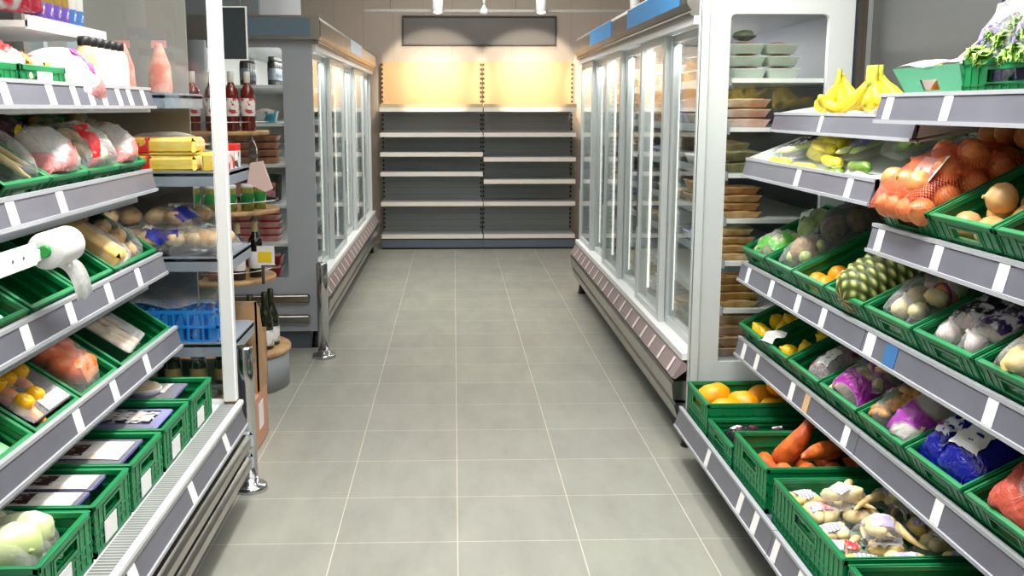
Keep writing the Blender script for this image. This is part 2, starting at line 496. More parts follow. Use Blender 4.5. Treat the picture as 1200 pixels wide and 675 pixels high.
# ------------------------------------------------------------------ produce prototypes (meshes, centred unless noted)
def onion_mesh(name, m, seed=0, r=.036):
    p = [(.004, -.98), (.3, -.93), (.66, -.74), (.93, -.34), (1, .02), (.9, .42), (.64, .74), (.34, .93), (.16, 1.06), (.10, 1.16), (.12, 1.22)]
    return MB().lathe([(x*r, z*r*.92) for x, z in p], 16, wob=.08, seed=seed).mesh(name, m)
ONION = mat('brown_onion_skin', (226, 158, 88), rough=.35, rgb2=(198, 120, 56), vscale=30)
ONIONO = mat('orange_onion_skin', (240, 156, 92), rough=.35, rgb2=(224, 122, 70), vscale=30)
ONIONP = mat('pale_onion_skin', (232, 190, 132), rough=.35, rgb2=(214, 160, 98), vscale=30)
REDONI = mat('red_onion_skin', (182, 42, 66), rough=.3, rgb2=(140, 24, 50), vscale=30)
M_ONION = [onion_mesh('onion', ONION, i) for i in range(3)]
M_ONIONO = [onion_mesh('onion', ONIONO, i+4) for i in range(3)]
M_ONIONP = [onion_mesh('onion', ONIONP, i+8) for i in range(3)]
M_REDON = [onion_mesh('red_onion', REDONI, i+12) for i in range(2)]
LEMON = mat('lemon_peel', (250, 206, 22), rough=.4, bump=.25, bscale=160)
def lemon_mesh(seed):
    p = [(.1, -1.3), (.22, -1.22), (.42, -1.06), (.74, -.76), (.95, -.32), (1, 0), (.95, .32), (.74, .76), (.4, 1.06), (.2, 1.24), (.16, 1.36), (.05, 1.42)]
    return MB().lathe([(x*.034, z*.034) for x, z in p], 16, wob=.05, seed=seed).mesh('lemon', LEMON)
M_LEMON = [lemon_mesh(i) for i in range(2)]
ORANGE = mat('orange_peel', (250, 158, 20), rough=.4, bump=.3, bscale=150)
M_ORANGE = MB().blob((0, 0, 0), (.036, .036, .033), 18, 12, amp=.05).mesh('orange', ORANGE)
MANGO = mat('yellow_melon_rind', (250, 180, 14), rough=.4, rgb2=(244, 160, 10), vscale=12)
M_MANGO = [MB().blob((0, 0, 0), (.078, .058, .055), 18, 12, amp=.10, seed=i).mesh('melon', MANGO) for i in range(2)]
GARLIC = mat('garlic_skin', (240, 232, 222), rough=.5, rgb2=(226, 206, 206), vscale=40)
def garlic_mesh():
    m = MB(); n = 24
    prof = [(.05, -.8), (.6, -.76), (.95, -.4), (1, 0), (.82, .4), (.42, .75), (.2, 1.0), (.14, 1.4)]
    b0 = len(m.v)
    for r, z in prof:
        for k in range(n):
            a = 2*PI*k/n; q = r*(1-.09*abs(math.sin(a*4)))
            m.v.append(Vector((q*.028*math.cos(a), q*.028*math.sin(a), z*.026)))
    for i in range(len(prof)-1):
        for k in range(n):
            k2 = (k+1) % n; m.face([i*n+k, i*n+k2, (i+1)*n+k2, (i+1)*n+k], 0, True)
    m.face(list(range(n))[::-1]); m.face([(len(prof)-1)*n+k for k in range(n)])
    return m.mesh('garlic_bulb', GARLIC)
M_GARLIC = garlic_mesh()
def root_mesh(name, m, L=.16, r=.02, seed=0, bend=.2, taper=.25, fat=0.):
    """tapering root lying along x"""
    pts, rad = [], []
    for i in range(11):
        t = i/10
        pts.append((L*(t-.5), bend*L*(math.sin(t*PI)*.5-.25)*(1 if seed % 2 else -1), .012*math.sin(t*5+seed)*L*2))
        e = math.sin(min(1, t*6)*PI/2)*math.sin(min(1, (1-t)*8)*PI/2)
        rad.append(max(.0015, r*(1-t*(1-taper))*e*(1+.12*mnoise.noise(Vector((t*6, seed*3.3, 0))) + fat*math.sin(t*PI))))
    return MB().tube(pts, rad, 10).mesh(name, m)
PARSN = mat('parsnip_skin', (236, 214, 158), rough=.55, rgb2=(216, 186, 122), vscale=30)
POTY = mat('yellow_potato_skin', (232, 204, 120), rough=.5, rgb2=(210, 176, 92), vscale=25)
POTW = mat('creamy_potato_skin', (238, 222, 170), rough=.5, rgb2=(220, 196, 140), vscale=25)
GINGER = mat('ginger_skin', (222, 166, 86), rough=.6, rgb2=(190, 130, 60), vscale=30)
SWEET = mat('sweet_potato_skin', (226, 118, 54), rough=.3, rgb2=(178, 76, 34), vscale=22)
SWEETR = mat('red_sweet_potato_skin', (150, 62, 48), rough=.5, rgb2=(126, 44, 40), vscale=22)
CARROT = mat('carrot_skin', (240, 130, 40), rough=.45, rgb2=(224, 108, 30), vscale=25)
MUSH = mat('pale_mushroom', (240, 224, 200), rough=.55, rgb2=(220, 190, 156), vscale=20)
M_PARSN = [root_mesh('parsnip', PARSN, .19, .022, i, .2) for i in range(2)]
M_POTY = [MB().blob((0, 0, 0), (.040, .024, .022), 12, 9, amp=.18, seed=i).mesh('potato', POTY) for i in range(2)]
M_POTW = [MB().blob((0, 0, 0), (.038, .025, .022), 12, 9, amp=.18, seed=i+4).mesh('potato', POTW) for i in range(2)]
def ginger_mesh(m, seed):
    b = MB(); q = random.Random(seed)
    b.blob((0, 0, 0), (.035, .017, .014), 10, 8, amp=.2, seed=seed)
    for i in range(4):
        a = q.uniform(0, 6.28); x = q.uniform(-.025, .025)
        b.blob((x+.014*math.cos(a)*.4, .02*math.sin(a), q.uniform(0, .008)), (.012, .02, .011), 9, 7, amp=.2, seed=seed+i)
    return b.mesh('ginger_root', m)
M_GINGER = [ginger_mesh(GINGER, i) for i in range(2)]
M_SWEET = [root_mesh('sweet_potato', SWEET, .19, .036, i, .25, .35, .25) for i in range(3)]
M_SWEETR = root_mesh('sweet_potato', SWEETR, .16, .028, 5, .2, .4, .2)
M_CARROT = root_mesh('carrot', CARROT, .19, .018, 1, .08, .25)
M_CELERY = root_mesh('stalk', mat('pale_stalk', (226, 232, 180), rough=.45, rgb2=(180, 206, 110), vscale=9), .22, .014, 1, .05, .8)
M_FENNEL = MB().lathe([(.012, -.09), (.034, -.082), (.046, -.05), (.044, -.01), (.032, .035), (.026, .09), (.022, .13)], 14, wob=.14, M=RY(-PI/2)).mesh('fennel_bulb', mat('fennel_white', (236, 238, 214), rough=.4, rgb2=(196, 214, 140), vscale=10))
M_TOMATO = MB().blob((0, 0, 0), (.034, .034, .028), 16, 10, amp=.06).mesh('tomato', mat('tomato_skin', (226, 46, 40), rough=.2))
M_APPLE = MB().lathe([(.004, -.026), (.014, -.031), (.028, -.024), (.036, 0), (.034, .018), (.02, .030), (.008, .025), (.002, .021)], 16, wob=.06).mesh('apple', mat('apple_skin', (214, 58, 60), rough=.25, rgb2=(226, 178, 110), vscale=14))
M_CELERIAC = MB().blob((0, 0, 0), (.05, .048, .046), 16, 12, amp=.28, fq=7).mesh('celeriac', mat('celeriac_skin', (170, 140, 90), rough=.8, rgb2=(120, 96, 56), vscale=40, bump=.7, bscale=70))
M_SPROUT = [MB().blob((0, 0, 0), (.024, .023, .022), 12, 9, amp=.22, fq=6, seed=i).mesh('sprout', mat('sprout_leaf', (150, 186, 90), rough=.5, rgb2=(206, 218, 150), vscale=40)) for i in range(2)]
M_PEPPER = MB().lathe([(.008, -.05), (.02, -.048), (.028, -.02), (.032, .02), (.028, .042), (.012, .046), (.004, .040)], 14, wob=.2).mesh('pepper', mat('yellow_pepper', (248, 186, 20), rough=.2))
def leaf_tuft(m, seed, n=26, L=.15):
    b = MB(); q = random.Random(seed)
    for i in range(n):
        a = q.uniform(-.9, .9); l = L*q.uniform(.6, 1); w = q.uniform(.010, .024); y0 = q.uniform(-.05, .05); z0 = q.uniform(0, .04)
        def fn(u, v):
            x = (u-.5)*l; wy = w*math.sin(PI*min(.98, u*.9+.08))*(v-.5)*2
            return (x*math.cos(a)-wy*math.sin(a), y0+x*math.sin(a)*.6+wy*math.cos(a), z0+.018*math.sin(u*PI)+.008*abs(v-.5)*4*math.sin(u*9+i))
        b.grid(fn, 7, 3, i % 2)
    return b.mesh('leaves', m)
LEAF = mat('salad_leaf', (74, 136, 40), rough=.5, rgb2=(120, 168, 60), vscale=30)
LEAF2 = mat('pale_leaf', (160, 190, 84), rough=.5, rgb2=(104, 156, 58), vscale=30)
M_LEAVES = [leaf_tuft([LEAF, LEAF2], i) for i in range(3)]
PURP = mat('purple_label', (58, 36, 92), rough=.4, rgb2=(226, 220, 232), vscale=28)
DPURP = mat('dark_violet_label', (44, 30, 66), rough=.4, rgb2=(90, 80, 110), vscale=30)
MAG = mat('magenta_print', (186, 52, 176), rough=.35)
LILAC = mat('lilac_print', (176, 166, 206), rough=.4, rgb2=(238, 236, 244), vscale=30)
REDP = mat('red_print', (226, 40, 44), rough=.4)
BLUEINK = mat('blue_print', (30, 40, 150), rough=.35)
NAVY = mat('navy_tray', (40, 36, 100), rough=.3)
LAV = mat('lavender_tray', (120, 116, 196), rough=.3)
BLKLAB = mat('black_white_print', (30, 26, 34), rough=.4, rgb2=(228, 226, 230), vscale=34)
GREYTXT = stripes('grey_printed_lines', (230, 228, 236), (150, 146, 166), 90, 'X', .55)
def banana_bunch(label, Mx, n=5, seed=0, green=False):
    """hand of bananas resting on its fingers: the crown stands up and the fruits sweep down to both sides"""
    t = thing('banana_bunch', label, 'bananas', Mx, None); q = random.Random(seed)
    BAN = mat('banana_skin', (252, 222, 50), rough=.4, rgb2=(238, 208, 50), vscale=14)
    TIP = mat('banana_stem', (196, 206, 70), rough=.6, rgb2=(150, 150, 50), vscale=30)
    END = mat('banana_tip', (90, 74, 34), rough=.7)
    for i in range(n):
        sd = 1 if i % 2 else -1
        a = sd*(1.57+(i//2-(n/2-1)/2)*.42) + q.uniform(-.08, .08); pts = []; rad = []
        L = q.uniform(.17, .20); H = .115-.012*(i//2)
        for k in range(13):
            s_ = k/12
            r_ = .012+L*(s_**.85)*1.0; z = .040+H*max(0, 1-s_*1.35)**1.7 + .035*max(0, s_-.6)/.4 + .010*math.sin(i*2.1)
            pts.append((r_*math.cos(a), r_*math.sin(a), z))
            rad.append(.0085 if k < 1 else .0105 if k < 2 else .016 if k < 3 else .0215*(1-.72*max(0, s_-.84)/.16))
        part('banana', MB().tube(pts, rad, 7, 0), BAN, t)
    for k in range(3):
        a = q.uniform(0, 6); part('stalk', MB().tube([(.012*math.cos(a), .02*(k-1), .11), (.010*math.cos(a), .022*(k-1), .14), (.006*math.cos(a), .024*(k-1), .175), (.006*math.cos(a), .024*(k-1), .185)], [.017, .0125, .009, .008], 8), TIP, t)
    return t

# ------------------------------------------------------------------ packs, bottles
def tray_mesh(a, b, h, taper=.86, wall=.004, name='tray', m=None, rnd=.02):
    """open rounded tray with flange"""
    def ring(sx, sy, z, n=6):
        out = []
        r = min(rnd, sx*.45, sy*.45)
        for cx, cy, a0 in ((sx/2-r, sy/2-r, 0), (-sx/2+r, sy/2-r, PI/2), (-sx/2+r, -sy/2+r, PI), (sx/2-r, -sy/2+r, 1.5*PI)):
            for k in range(n): out.append(Vector((cx+r*math.cos(a0+k/(n-1)*PI/2), cy+r*math.sin(a0+k/(n-1)*PI/2), z)))
        return out
    rings = [ring(a*taper, b*taper, 0), ring(a*.97, b*.97, h-.003), ring(a, b, h-.003), ring(a, b, h), ring(a*.94, b*.93, h), ring(a*taper*.96, b*taper*.95, .005)]
    mb = MB(); n = len(rings[0])
    for r_ in rings: mb.v += r_
    for i in range(len(rings)-1):
        for k in range(n): k2 = (k+1) % n; mb.face([i*n+k, i*n+k2, (i+1)*n+k2, (i+1)*n+k], 0, True)
    mb.face(list(range(n))[::-1]); mb.face([(len(rings)-1)*n+k for k in range(n)])
    return mb.mesh(name, m)
def lid_mesh(a, b, h, m, bulge=.006, name='film_lid', seed=0):
    return MB().grid(lambda u, v: ((u-.5)*a*.97, (v-.5)*b*.97, h+.001+bulge*math.sin(u*PI)*math.sin(v*PI)+.002*mnoise.noise(Vector((u*6, v*6, seed)))), 8, 8).mesh(name, m)
def pack(label, Mx, a, b, h, tm, contents=(), patches=(), cat='pack', name='produce_tray', group=None, filmm=None, seed=0, fill=.55):
    """tray with film lid, contents as parts, flat printed patches on the film"""
    t = thing(name, label, cat, Mx, group); q = random.Random(seed)
    part('tray', tray_mesh(a, b, h, m=tm), None, t)
    for (pn, me, cnt, sc, lie) in contents:
        nx = max(1, round(math.sqrt(cnt*a/b))); ny = max(1, math.ceil(cnt/nx)); k = 0
        for i in range(nx):
            for j in range(ny):
                if k >= cnt: break
                k += 1
                rot = RZ(lie+q.uniform(-.25, .25)) if lie is not None else RZ(q.uniform(0, 6.28)) @ RX(q.uniform(-.5, .5))
                part(pn, me, None, t, M=T(((i+.5)/nx-.5)*a*.8, ((j+.5)/ny-.5)*b*.78, h*fill+q.uniform(-.004, .004)) @ rot @ S(sc*q.uniform(.9, 1.1)))
    part('film_lid', lid_mesh(a, b, h, filmm or FILMC, seed=seed), None, t)
    for (pn, x0, x1, y0, y1, pm) in patches:
        part(pn, MB().grid(lambda u, v: ((x0+(x1-x0)*u)*a, (y0+(y1-y0)*v)*b, h+.003+.007*math.sin((.5+x0+(x1-x0)*u)*PI)*math.sin((.5+y0+(y1-y0)*v)*PI)), 5, 5), pm, t)
    return t
def bottle(label, Mx, kind, group=None, cat='bottle', name='bottle', scale=1.):
    """kind: dict(prof, body, label band z0 z1, label mat, cap z0, cap mat)"""
    t = thing(name, label, cat, Mx, group)
    for pn, me in bottle_meshes(kind, scale): part(pn, me, None, t)
    return t
BOT = {}
def bottle_meshes(kind, scale=1.):
    key = (kind['id'], scale)
    if key in BOT: return BOT[key]
    sc = lambda p: [(r*scale, z*scale) for r, z in p]
    out = [('body', MB().lathe(sc(kind['prof']), 18).mesh('body', kind['body']))]
    if 'label' in kind:
        r, z0, z1 = kind['label']; out.append(('label', MB().lathe(sc([(r+.0008, z0), (r+.0012, z0+.001), (r+.0012, z1-.001), (r+.0008, z1)]), 18, cap=False).mesh('label', kind['lm'])))
    if 'band' in kind:
        r, z0, z1 = kind['band']; out.append(('band', MB().lathe(sc([(r+.0014, z0), (r+.0018, z0+.001), (r+.0018, z1-.001), (r+.0014, z1)]), 18, cap=False).mesh('band', kind['bm'])))
    r, z0, z1 = kind['cap']; out.append(('cap', MB().lathe(sc([(r, z0), (r+.001, z0+.002), (r+.001, z1-.002), (r-.002, z1)]), 14).mesh('cap', kind['cm'])))
    BOT[key] = out; return out
WINE = [(.034, 0), (.037, .004), (.037, .18), (.034, .205), (.020, .228), (.0145, .245), (.0140, .285)]
CHAMP = [(.040, 0), (.043, .005), (.043, .13), (.040, .165), (.027, .205), (.0165, .240), (.0145, .275)]
ROSE = mat('rose_wine_bottle', (118, 30, 20), rough=.08, coat=.5, rgb2=(90, 22, 16), vscale=6)
DKGREEN = mat('dark_green_bottle', (26, 34, 16), rough=.08, coat=.5)
DKRED = mat('dark_wine_bottle', (22, 14, 14), rough=.08, coat=.5)
ROSELAB = mat('white_label_red_fruit', (244, 240, 236), rough=.5, rgb2=(196, 60, 60), vscale=34)
WHITECAP = mat('white_foil', (230, 230, 214), rough=.35)
K_ROSE = dict(id='rose', prof=WINE, body=ROSE, label=(.037, .075, .165), lm=ROSELAB, cap=(.0150, .243, .300), cm=WHITECAP)
K_DARK = dict(id='dark', prof=WINE, body=DKRED, label=(.037, .05, .14), lm=CARD, cap=(.0150, .243, .300), cm=mat('cream_foil', (214, 206, 160), rough=.4))
K_CHAMP = dict(id='champ', prof=CHAMP, body=DKGREEN, label=(.043, .02, .105), lm=mat('white_striped_label', (236, 238, 236), rough=.5, rgb2=(180, 186, 184), vscale=22), cap=(.0158, .225, .310), cm=mat('dark_foil', (34, 44, 24), rough=.3))
JAR = [(.032, 0), (.035, .004), (.035, .105), (.031, .116), (.029, .12)]
K_JAR = dict(id='jar', prof=JAR, body=mat('pickle_jar', (150, 150, 60), rough=.1, rgb2=(100, 120, 40), vscale=40, coat=.4), label=(.035, .035, .088), lm=mat('green_white_label', (30, 130, 62), rough=.4, rgb2=(236, 240, 232), vscale=22), cap=(.032, .117, .136), cm=mat('white_lid', (236, 236, 230), rough=.35))
# ------------------------------------------------------------------ camera
cam = bpy.data.objects.new('camera', bpy.data.cameras.new('camera')); COL.objects.link(cam)
cam.location = (0, 0, 1.5)
cam.rotation_euler = (D(90-9.813), 0, D(-1.785))
cam.data.sensor_width = 36; cam.data.lens = 36*1217/1200; cam.data.shift_x = .025; cam.data.clip_start = .05
SC.camera = cam
def ydep(px, X, Z):
    """depth along the aisle of a point at X, Z seen at image column px (used to space the price labels)"""
    d = X*1217/(px-531.5); return (d-.0316*X-.17*(1.5-Z))/.985

# ------------------------------------------------------------------ setting
def tile_material():
    m = bpy.data.materials.new('floor_tiles'); m.use_nodes = True
    nt = m.node_tree; b = nt.nodes['Principled BSDF']
    tc = nt.nodes.new('ShaderNodeTexCoord'); mp = nt.nodes.new('ShaderNodeMapping')
    mp.inputs['Location'].default_value = (-.0065, -.0165, 0)
    nt.links.new(tc.outputs['Object'], mp.inputs['Vector'])
    br = nt.nodes.new('ShaderNodeTexBrick'); br.offset = 0; br.squash = 1
    br.inputs['Scale'].default_value = 1; br.inputs['Brick Width'].default_value = .4286; br.inputs['Row Height'].default_value = .4286
    br.inputs['Mortar Size'].default_value = .0021; br.inputs['Mortar Smooth'].default_value = .1
    br.inputs['Color1'].default_value = lin(150, 151, 142); br.inputs['Color2'].default_value = lin(156, 157, 147)
    br.inputs['Mortar'].default_value = lin(205, 200, 186); br.inputs['Bias'].default_value = 0
    nt.links.new(mp.outputs[0], br.inputs['Vector'])
    n = nt.nodes.new('ShaderNodeTexNoise'); n.inputs['Scale'].default_value = 3.2; n.inputs['Detail'].default_value = 7; n.inputs['Roughness'].default_value = .62
    st = nt.nodes.new('ShaderNodeMapping'); st.inputs['Scale'].default_value = (2.2, .7, 1)
    nt.links.new(tc.outputs['Object'], st.inputs['Vector']); nt.links.new(st.outputs[0], n.inputs['Vector'])
    r = nt.nodes.new('ShaderNodeMapRange'); r.inputs['From Min'].default_value = .3; r.inputs['From Max'].default_value = .7
    r.inputs['To Min'].default_value = .86; r.inputs['To Max'].default_value = 1.08
    nt.links.new(n.outputs['Fac'], r.inputs['Value'])
    mx = nt.nodes.new('ShaderNodeMix'); mx.data_type = 'RGBA'; mx.blend_type = 'MULTIPLY'; mx.inputs[0].default_value = 1
    nt.links.new(br.outputs['Color'], mx.inputs[6]); nt.links.new(r.outputs[0], mx.inputs[7])
    nt.links.new(mx.outputs[2], b.inputs['Base Color'])
    b.inputs['Roughness'].default_value = .42; b.inputs['Specular IOR Level'].default_value = .4
    bp = nt.nodes.new('ShaderNodeBump'); bp.inputs['Strength'].default_value = .25; bp.inputs['Distance'].default_value = .002
    iv = nt.nodes.new('ShaderNodeMath'); iv.operation = 'SUBTRACT'; iv.inputs[0].default_value = 1
    nt.links.new(br.outputs['Fac'], iv.inputs[1]); nt.links.new(iv.outputs[0], bp.inputs['Height']); nt.links.new(bp.outputs['Normal'], b.inputs['Normal'])
    return m
struct('floor', MB().box(-4.5, 5, -2.5, 11.7, -.1, 0), tile_material())
PLANK = stripes('greige_wall_boards', (178, 167, 156), (166, 155, 144), 3.1, 'X', .97, rough=.6)
struct('wall_back', MB().box(-4.5, 5, 11.62, 11.72, 0, 3.3), PLANK)
WALLM = mat('plain_light_wall', (205, 203, 198), rough=.7)
struct('wall_left', MB().box(-4.6, -4.5, -2.5, 11.72, 0, 3.3), WALLM)
struct('wall_right', MB().box(5, 5.1, -2.5, 11.72, 0, 3.3), WALLM)
struct('wall_front', MB().box(-4.5, 5, -2.6, -2.5, 0, 3.3), WALLM)
struct('ceiling', MB().box(-4.6, 5.1, -2.6, 11.72, 3.3, 3.4), mat('white_ceiling', (225, 225, 222), rough=.8))
# broad pilaster strips of the wall beside the end shelving
w = MB(); w.box(-.98, -.78, 11.585, 11.62, 0, 2.1); w.box(1.31, 1.62, 11.585, 11.62, 0, 2.1)
struct('trim_1', w, mat('beige_trim', (176, 162, 148), rough=.6))

# ------------------------------------------------------------------ price rails shared by all units
def rail(parent, s, X, Z, Y0, Y1, labels=(), h=.07, lean=.016, lm=None, base=None, lw=.045, lh=None):
    """clear-lipped price rail; s=+1: faces -x, s=-1: faces +x. labels: y positions"""
    o = -s
    def q(dx, dz): return (X+o*dx, Z+dz)
    m = MB()
    a, b_ = q(0-lean/2, h/2), q(lean/2, -h/2)
    m.prism([q(-lean/2-.012, h/2), q(-lean/2+.003, h/2), q(lean/2+.003, -h/2), q(lean/2-.012, -h/2)], 'y', Y0, Y1, 0)
    m.prism([q(-lean/2-.008, h/2+.006), q(-lean/2+.007, h/2+.006), q(-lean/2+.007, h/2-.004), q(-lean/2-.008, h/2-.004)], 'y', Y0, Y1, 1)
    m.prism([q(lean/2-.02, -h/2+.004), q(lean/2+.008, -h/2+.004), q(lean/2+.008, -h/2-.006), q(lean/2-.02, -h/2-.006)], 'y', Y0, Y1, 1)
    # keep prism coordinates as (x, z) pairs -> 'y' axis inserts y in the middle
    r = part('price_rail', m, [base or RAIL, RAILC], parent, world=True)
    lh = lh or h*.84
    for it in labels:
        y, wd, mm = (it, lw, lm or CARD) if not isinstance(it, tuple) else (it[0], it[1], it[2] if len(it) > 2 else CARD)
        if y-wd/2 < Y0 or y+wd/2 > Y1: continue
        l = MB(); k = lean*(lh/h)
        l.prism([(X+o*(-k/2+.0035), Z+lh/2), (X+o*(-k/2+.005), Z+lh/2), (X+o*(k/2+.005), Z-lh/2), (X+o*(k/2+.0035), Z-lh/2)], 'y', y-wd/2, y+wd/2, 0)
        part('price_label', l, mm, parent, world=True)
    return r
def slant(s, X0, Z0, X1, Z1, Y0, Y1, th=.012, lip=.03, name='shelf', m=None, parent=None, bracket=None):
    """sloping shelf deck from front (X0,Z0) to back (X1,Z1), with end bracket plates"""
    b = MB(); b.prism([(X0, Z0), (X1, Z1), (X1, Z1-th), (X0, Z0-th)], 'y', Y0, Y1)
    o = -s
    b.prism([(X0+o*.004, Z0+lip*.4), (X0, Z0+lip*.4), (X0, Z0-.03), (X0+o*.004, Z0-.03)], 'y', Y0, Y1)
    for y in (Y0, Y1-.004):
        b.prism([(X0, Z0-th), (X1, Z1-th), (X1, Z0-.05), (X0+(X1-X0)*.12, Z0-.04)], 'y', y, y+.004, 1)
    return part(name, b, [m or SHELFG, bracket or DARKG], parent, world=True)

CH, CD, CW, CP = .118, .39, .309, .325   # tilted crates: height, depth, width, pitch
TR = D(27); TL = D(35)
def crate_bottom_line(side, X, Z, tilt, d, h):
    M = crate_frame(side, X, Z, 0, tilt, d, h); a = M @ Vector((d/2, 0, 0)); b = M @ Vector((-d/2, 0, 0)); return a, b

# ------------------------------------------------------------------ right: produce display, two bays
RX0 = 1.705
def produce_bay(label, Y0, Y1, shelves):
    t = thing('produce_display', label, 'shelving', (1.4, (Y0+Y1)/2, 0))
    b = MB(); b.box(RX0, RX0+.04, Y0, Y1, 0, 2.35); part('back_panel', b, mat('charcoal_back_panel', (64, 66, 66), rough=.5), t, True)
    b = MB(); b.box(1.22, RX0, Y0+.01, Y1-.01, 0, .125); part('base', b, BLACK, t, True)
    for yu in (Y0, Y1-.05): part('upright', MB().box(RX0-.03, RX0, yu, yu+.05, .13, 2.2), DARKG, t, True)
    b = MB(); b.box(.965, RX0, Y0, Y1, .135, .155); b.box(.965, RX0, Y0, Y1, .155, .222); sh = part('bottom_shelf', b, GONDL, t, True)
    rail(sh, 1, .955, .2, Y0, Y1, shelves['bottom'], h=.075, lean=.02)
    for (X, Z, labs) in shelves['tilted']:
        a, c = crate_bottom_line(1, X-.01, Z+.105, TR, CD, CH)
        sl = math.tan(TR); sh = slant(1, a.x-.022, a.z-.004-.022*sl, c.x+.02, c.z-.004+.02*sl, Y0, Y1, parent=t)
        rail(sh, 1, X, Z, Y0, Y1, labs)
    for (X, Z, X1, Z1, labs) in shelves.get('tray', []):
        b = MB(); b.prism([(X+.005, Z-.03), (X1, Z1), (X1, Z1-.012), (X+.005, Z-.042)], 'y', Y0, Y1)
        b.prism([(X+.004, Z+.035), (X1, Z1+.06), (X1, Z1), (X+.004, Z-.035)], 'y', Y1-.006, Y1); b.prism([(X+.004, Z+.035), (X1, Z1+.06), (X1, Z1), (X+.004, Z-.035)], 'y', Y0, Y0+.006)
        b.prism([(X1, Z1+.06), (X1+.006, Z1+.06), (X1+.006, Z1), (X1, Z1)], 'y', Y0, Y1)
        b.box(X1-.02, RX0, Y0, Y0+.02, Z1-.05, Z1); b.box(X1-.02, RX0, Y1-.02, Y1, Z1-.05, Z1)
        sh = part('tray_shelf', b, OFFW, t, True); rail(sh, 1, X, Z, Y0, Y1, labs, h=.066)
    for (X, Z, labs) in shelves.get('flat', []):
        b = MB(); b.box(X+.01, RX0, Y0, Y1, Z-.035, Z+.0); sh = part('top_shelf', b, OFFW, t, True); rail(sh, 1, X, Z, Y0, Y1, labs)
    return t
YB = (2.94, 4.27)
def yl(pxs, X, Z): return [ydep(p, X, Z) for p in pxs]
BLUELAB = mat('blue_label', (52, 104, 158), rough=.5)
BEIGELAB = mat('beige_label', (206, 172, 130), rough=.5)
cC = yl([876.5, 903.5, 934.5, 964, 1019, 1160], 1.2, .83); cB = yl([871, 886, 927, 944, 990, 1097], 1.2, .51)
cBo = yl([828, 866], .955, .2); cBn = yl([907, 935], .955, .2)
far_bay = produce_bay('far bay of the sloping produce display, with the banana trays on top', YB[0]+.002, YB[1],
    dict(bottom=cBo+[(3.1, .05)], tilted=[(1.2, .51, cB[:3]+[(cB[3], .05, BEIGELAB), cB[4]]), (1.2, .83, cC)],
         tray=[(1.2, 1.262, 1.62, 1.40, yl([935, 995], 1.2, 1.26)), (1.31, 1.445, 1.62, 1.47, [(ydep(962, 1.31, 1.44), .03)])]))
near_bay = produce_bay('near bay of the sloping produce display, with the onion crates and salad on top', 1.55, YB[0]-.002,
    dict(bottom=cBn, tilted=[(1.2, .51, cB[5:]+[2.0]), (1.2, .83, [(cC[4], .06), (ydep(1043, 1.2, .83), .075, BLUELAB), cC[5]]), (1.2, 1.135, yl([1031, 1098, 1174], 1.2, 1.135))],
         flat=[(1.2, 1.5, yl([1042, 1110], 1.2, 1.5))]))

# ------------------------------------------------------------------ left: refrigerated wall display with a glass end
LY = (1.3, 3.77)
lt = thing('refrigerated_display', 'open refrigerated wall display with green crates and a glass end on the left', 'display fridge', (-1.2, 2.5, 0))
b = MB(); b.box(-1.62, -.865, LY[0], LY[1]+.01, 0, .14); part('kick_plate', b, mat('blue_grey_kick', (84, 92, 104), rough=.4), lt, True)
b = MB(); b.box(-1.62, -.815, LY[0], LY[1]+.03, .14, .405); body = part('base', b, mat('grey_fridge_base', (128, 132, 138), rough=.4), lt, True)
GRILL = stripes('white_air_grille', (160, 163, 161), (92, 94, 94), 60, 'Y', .6, rough=.4)
b = MB(); b.box(-.872, -.812, LY[0], LY[1], .405, .416); part('air_grille', b, GRILL, lt, True)
b = MB(); b.box(-1.585, -.873, LY[0], LY[1], .405, .412); part('deck', b, mat('white_deck', (216, 220, 222), rough=.4), lt, True)
b = MB(); b.cbox(-.814, -.794, LY[0], LY[1]+.03, .404, .424, .004); part('lip', b, WHITE, lt, True)
rail(lt, -1, -.795, .362, LY[0], LY[1]+.02, [(3.47, .055), (3.0, .055), (2.42, .06)], h=.066, lean=.02)
b = MB(); b.box(-.8, -.783, 2.39, 2.45, .318, .334); part('red_price_strip', b, REDP, lt, True)
for z in (.262, .178):
    b = MB(); b.cbox(-.815, -.768, LY[0], LY[1]+.02, z-.03, z+.03, .016); part('bumper_rail', b, STEEL, lt, True)
    b = MB(); b.cbox(-.82, -.764, LY[1]+.018, LY[1]+.045, z-.034, z+.034, .012); part('bumper_end_cap', b, GREYP, lt, True)
b = MB(); b.box(-1.66, -1.62, LY[0], LY[1]+.02, 0, 2.15); part('back_panel', b, BACKP, lt, True)
for y in (2.2, 2.95, 3.70):
    b = MB(); b.box(-1.62, -1.585, y, y+.05, .41, 2.1); part('upright', b, OFFW, lt, True)
b = MB(); b.box(-1.66, -.9, LY[0], LY[1]+.02, 2.12, 2.28); part('canopy', b, OFFW, lt, True)
ep = MB(); ep.cbox(-.860, -.812, LY[1]-.012, LY[1]+.03, .425, 2.12, .004)
ep.box(-1.62, -.86, LY[1]-.005, LY[1]+.02, 2.06, 2.12); ep.box(-1.62, -.86, LY[1]-.005, LY[1]+.02, .412, .43)
ep = part('end_frame', ep, WHITE, lt, True)
b = MB(); b.box(-1.615, -.861, LY[1]+.004, LY[1]+.010, .431, 2.06); part('end_glass', b, GLASS2, ep, True)
LS = [(-1.0, .687, [88, 131, 169]), (-1.04, .955, [28, 80, 125, 160]), (-1.06, 1.252, [12, 70])]
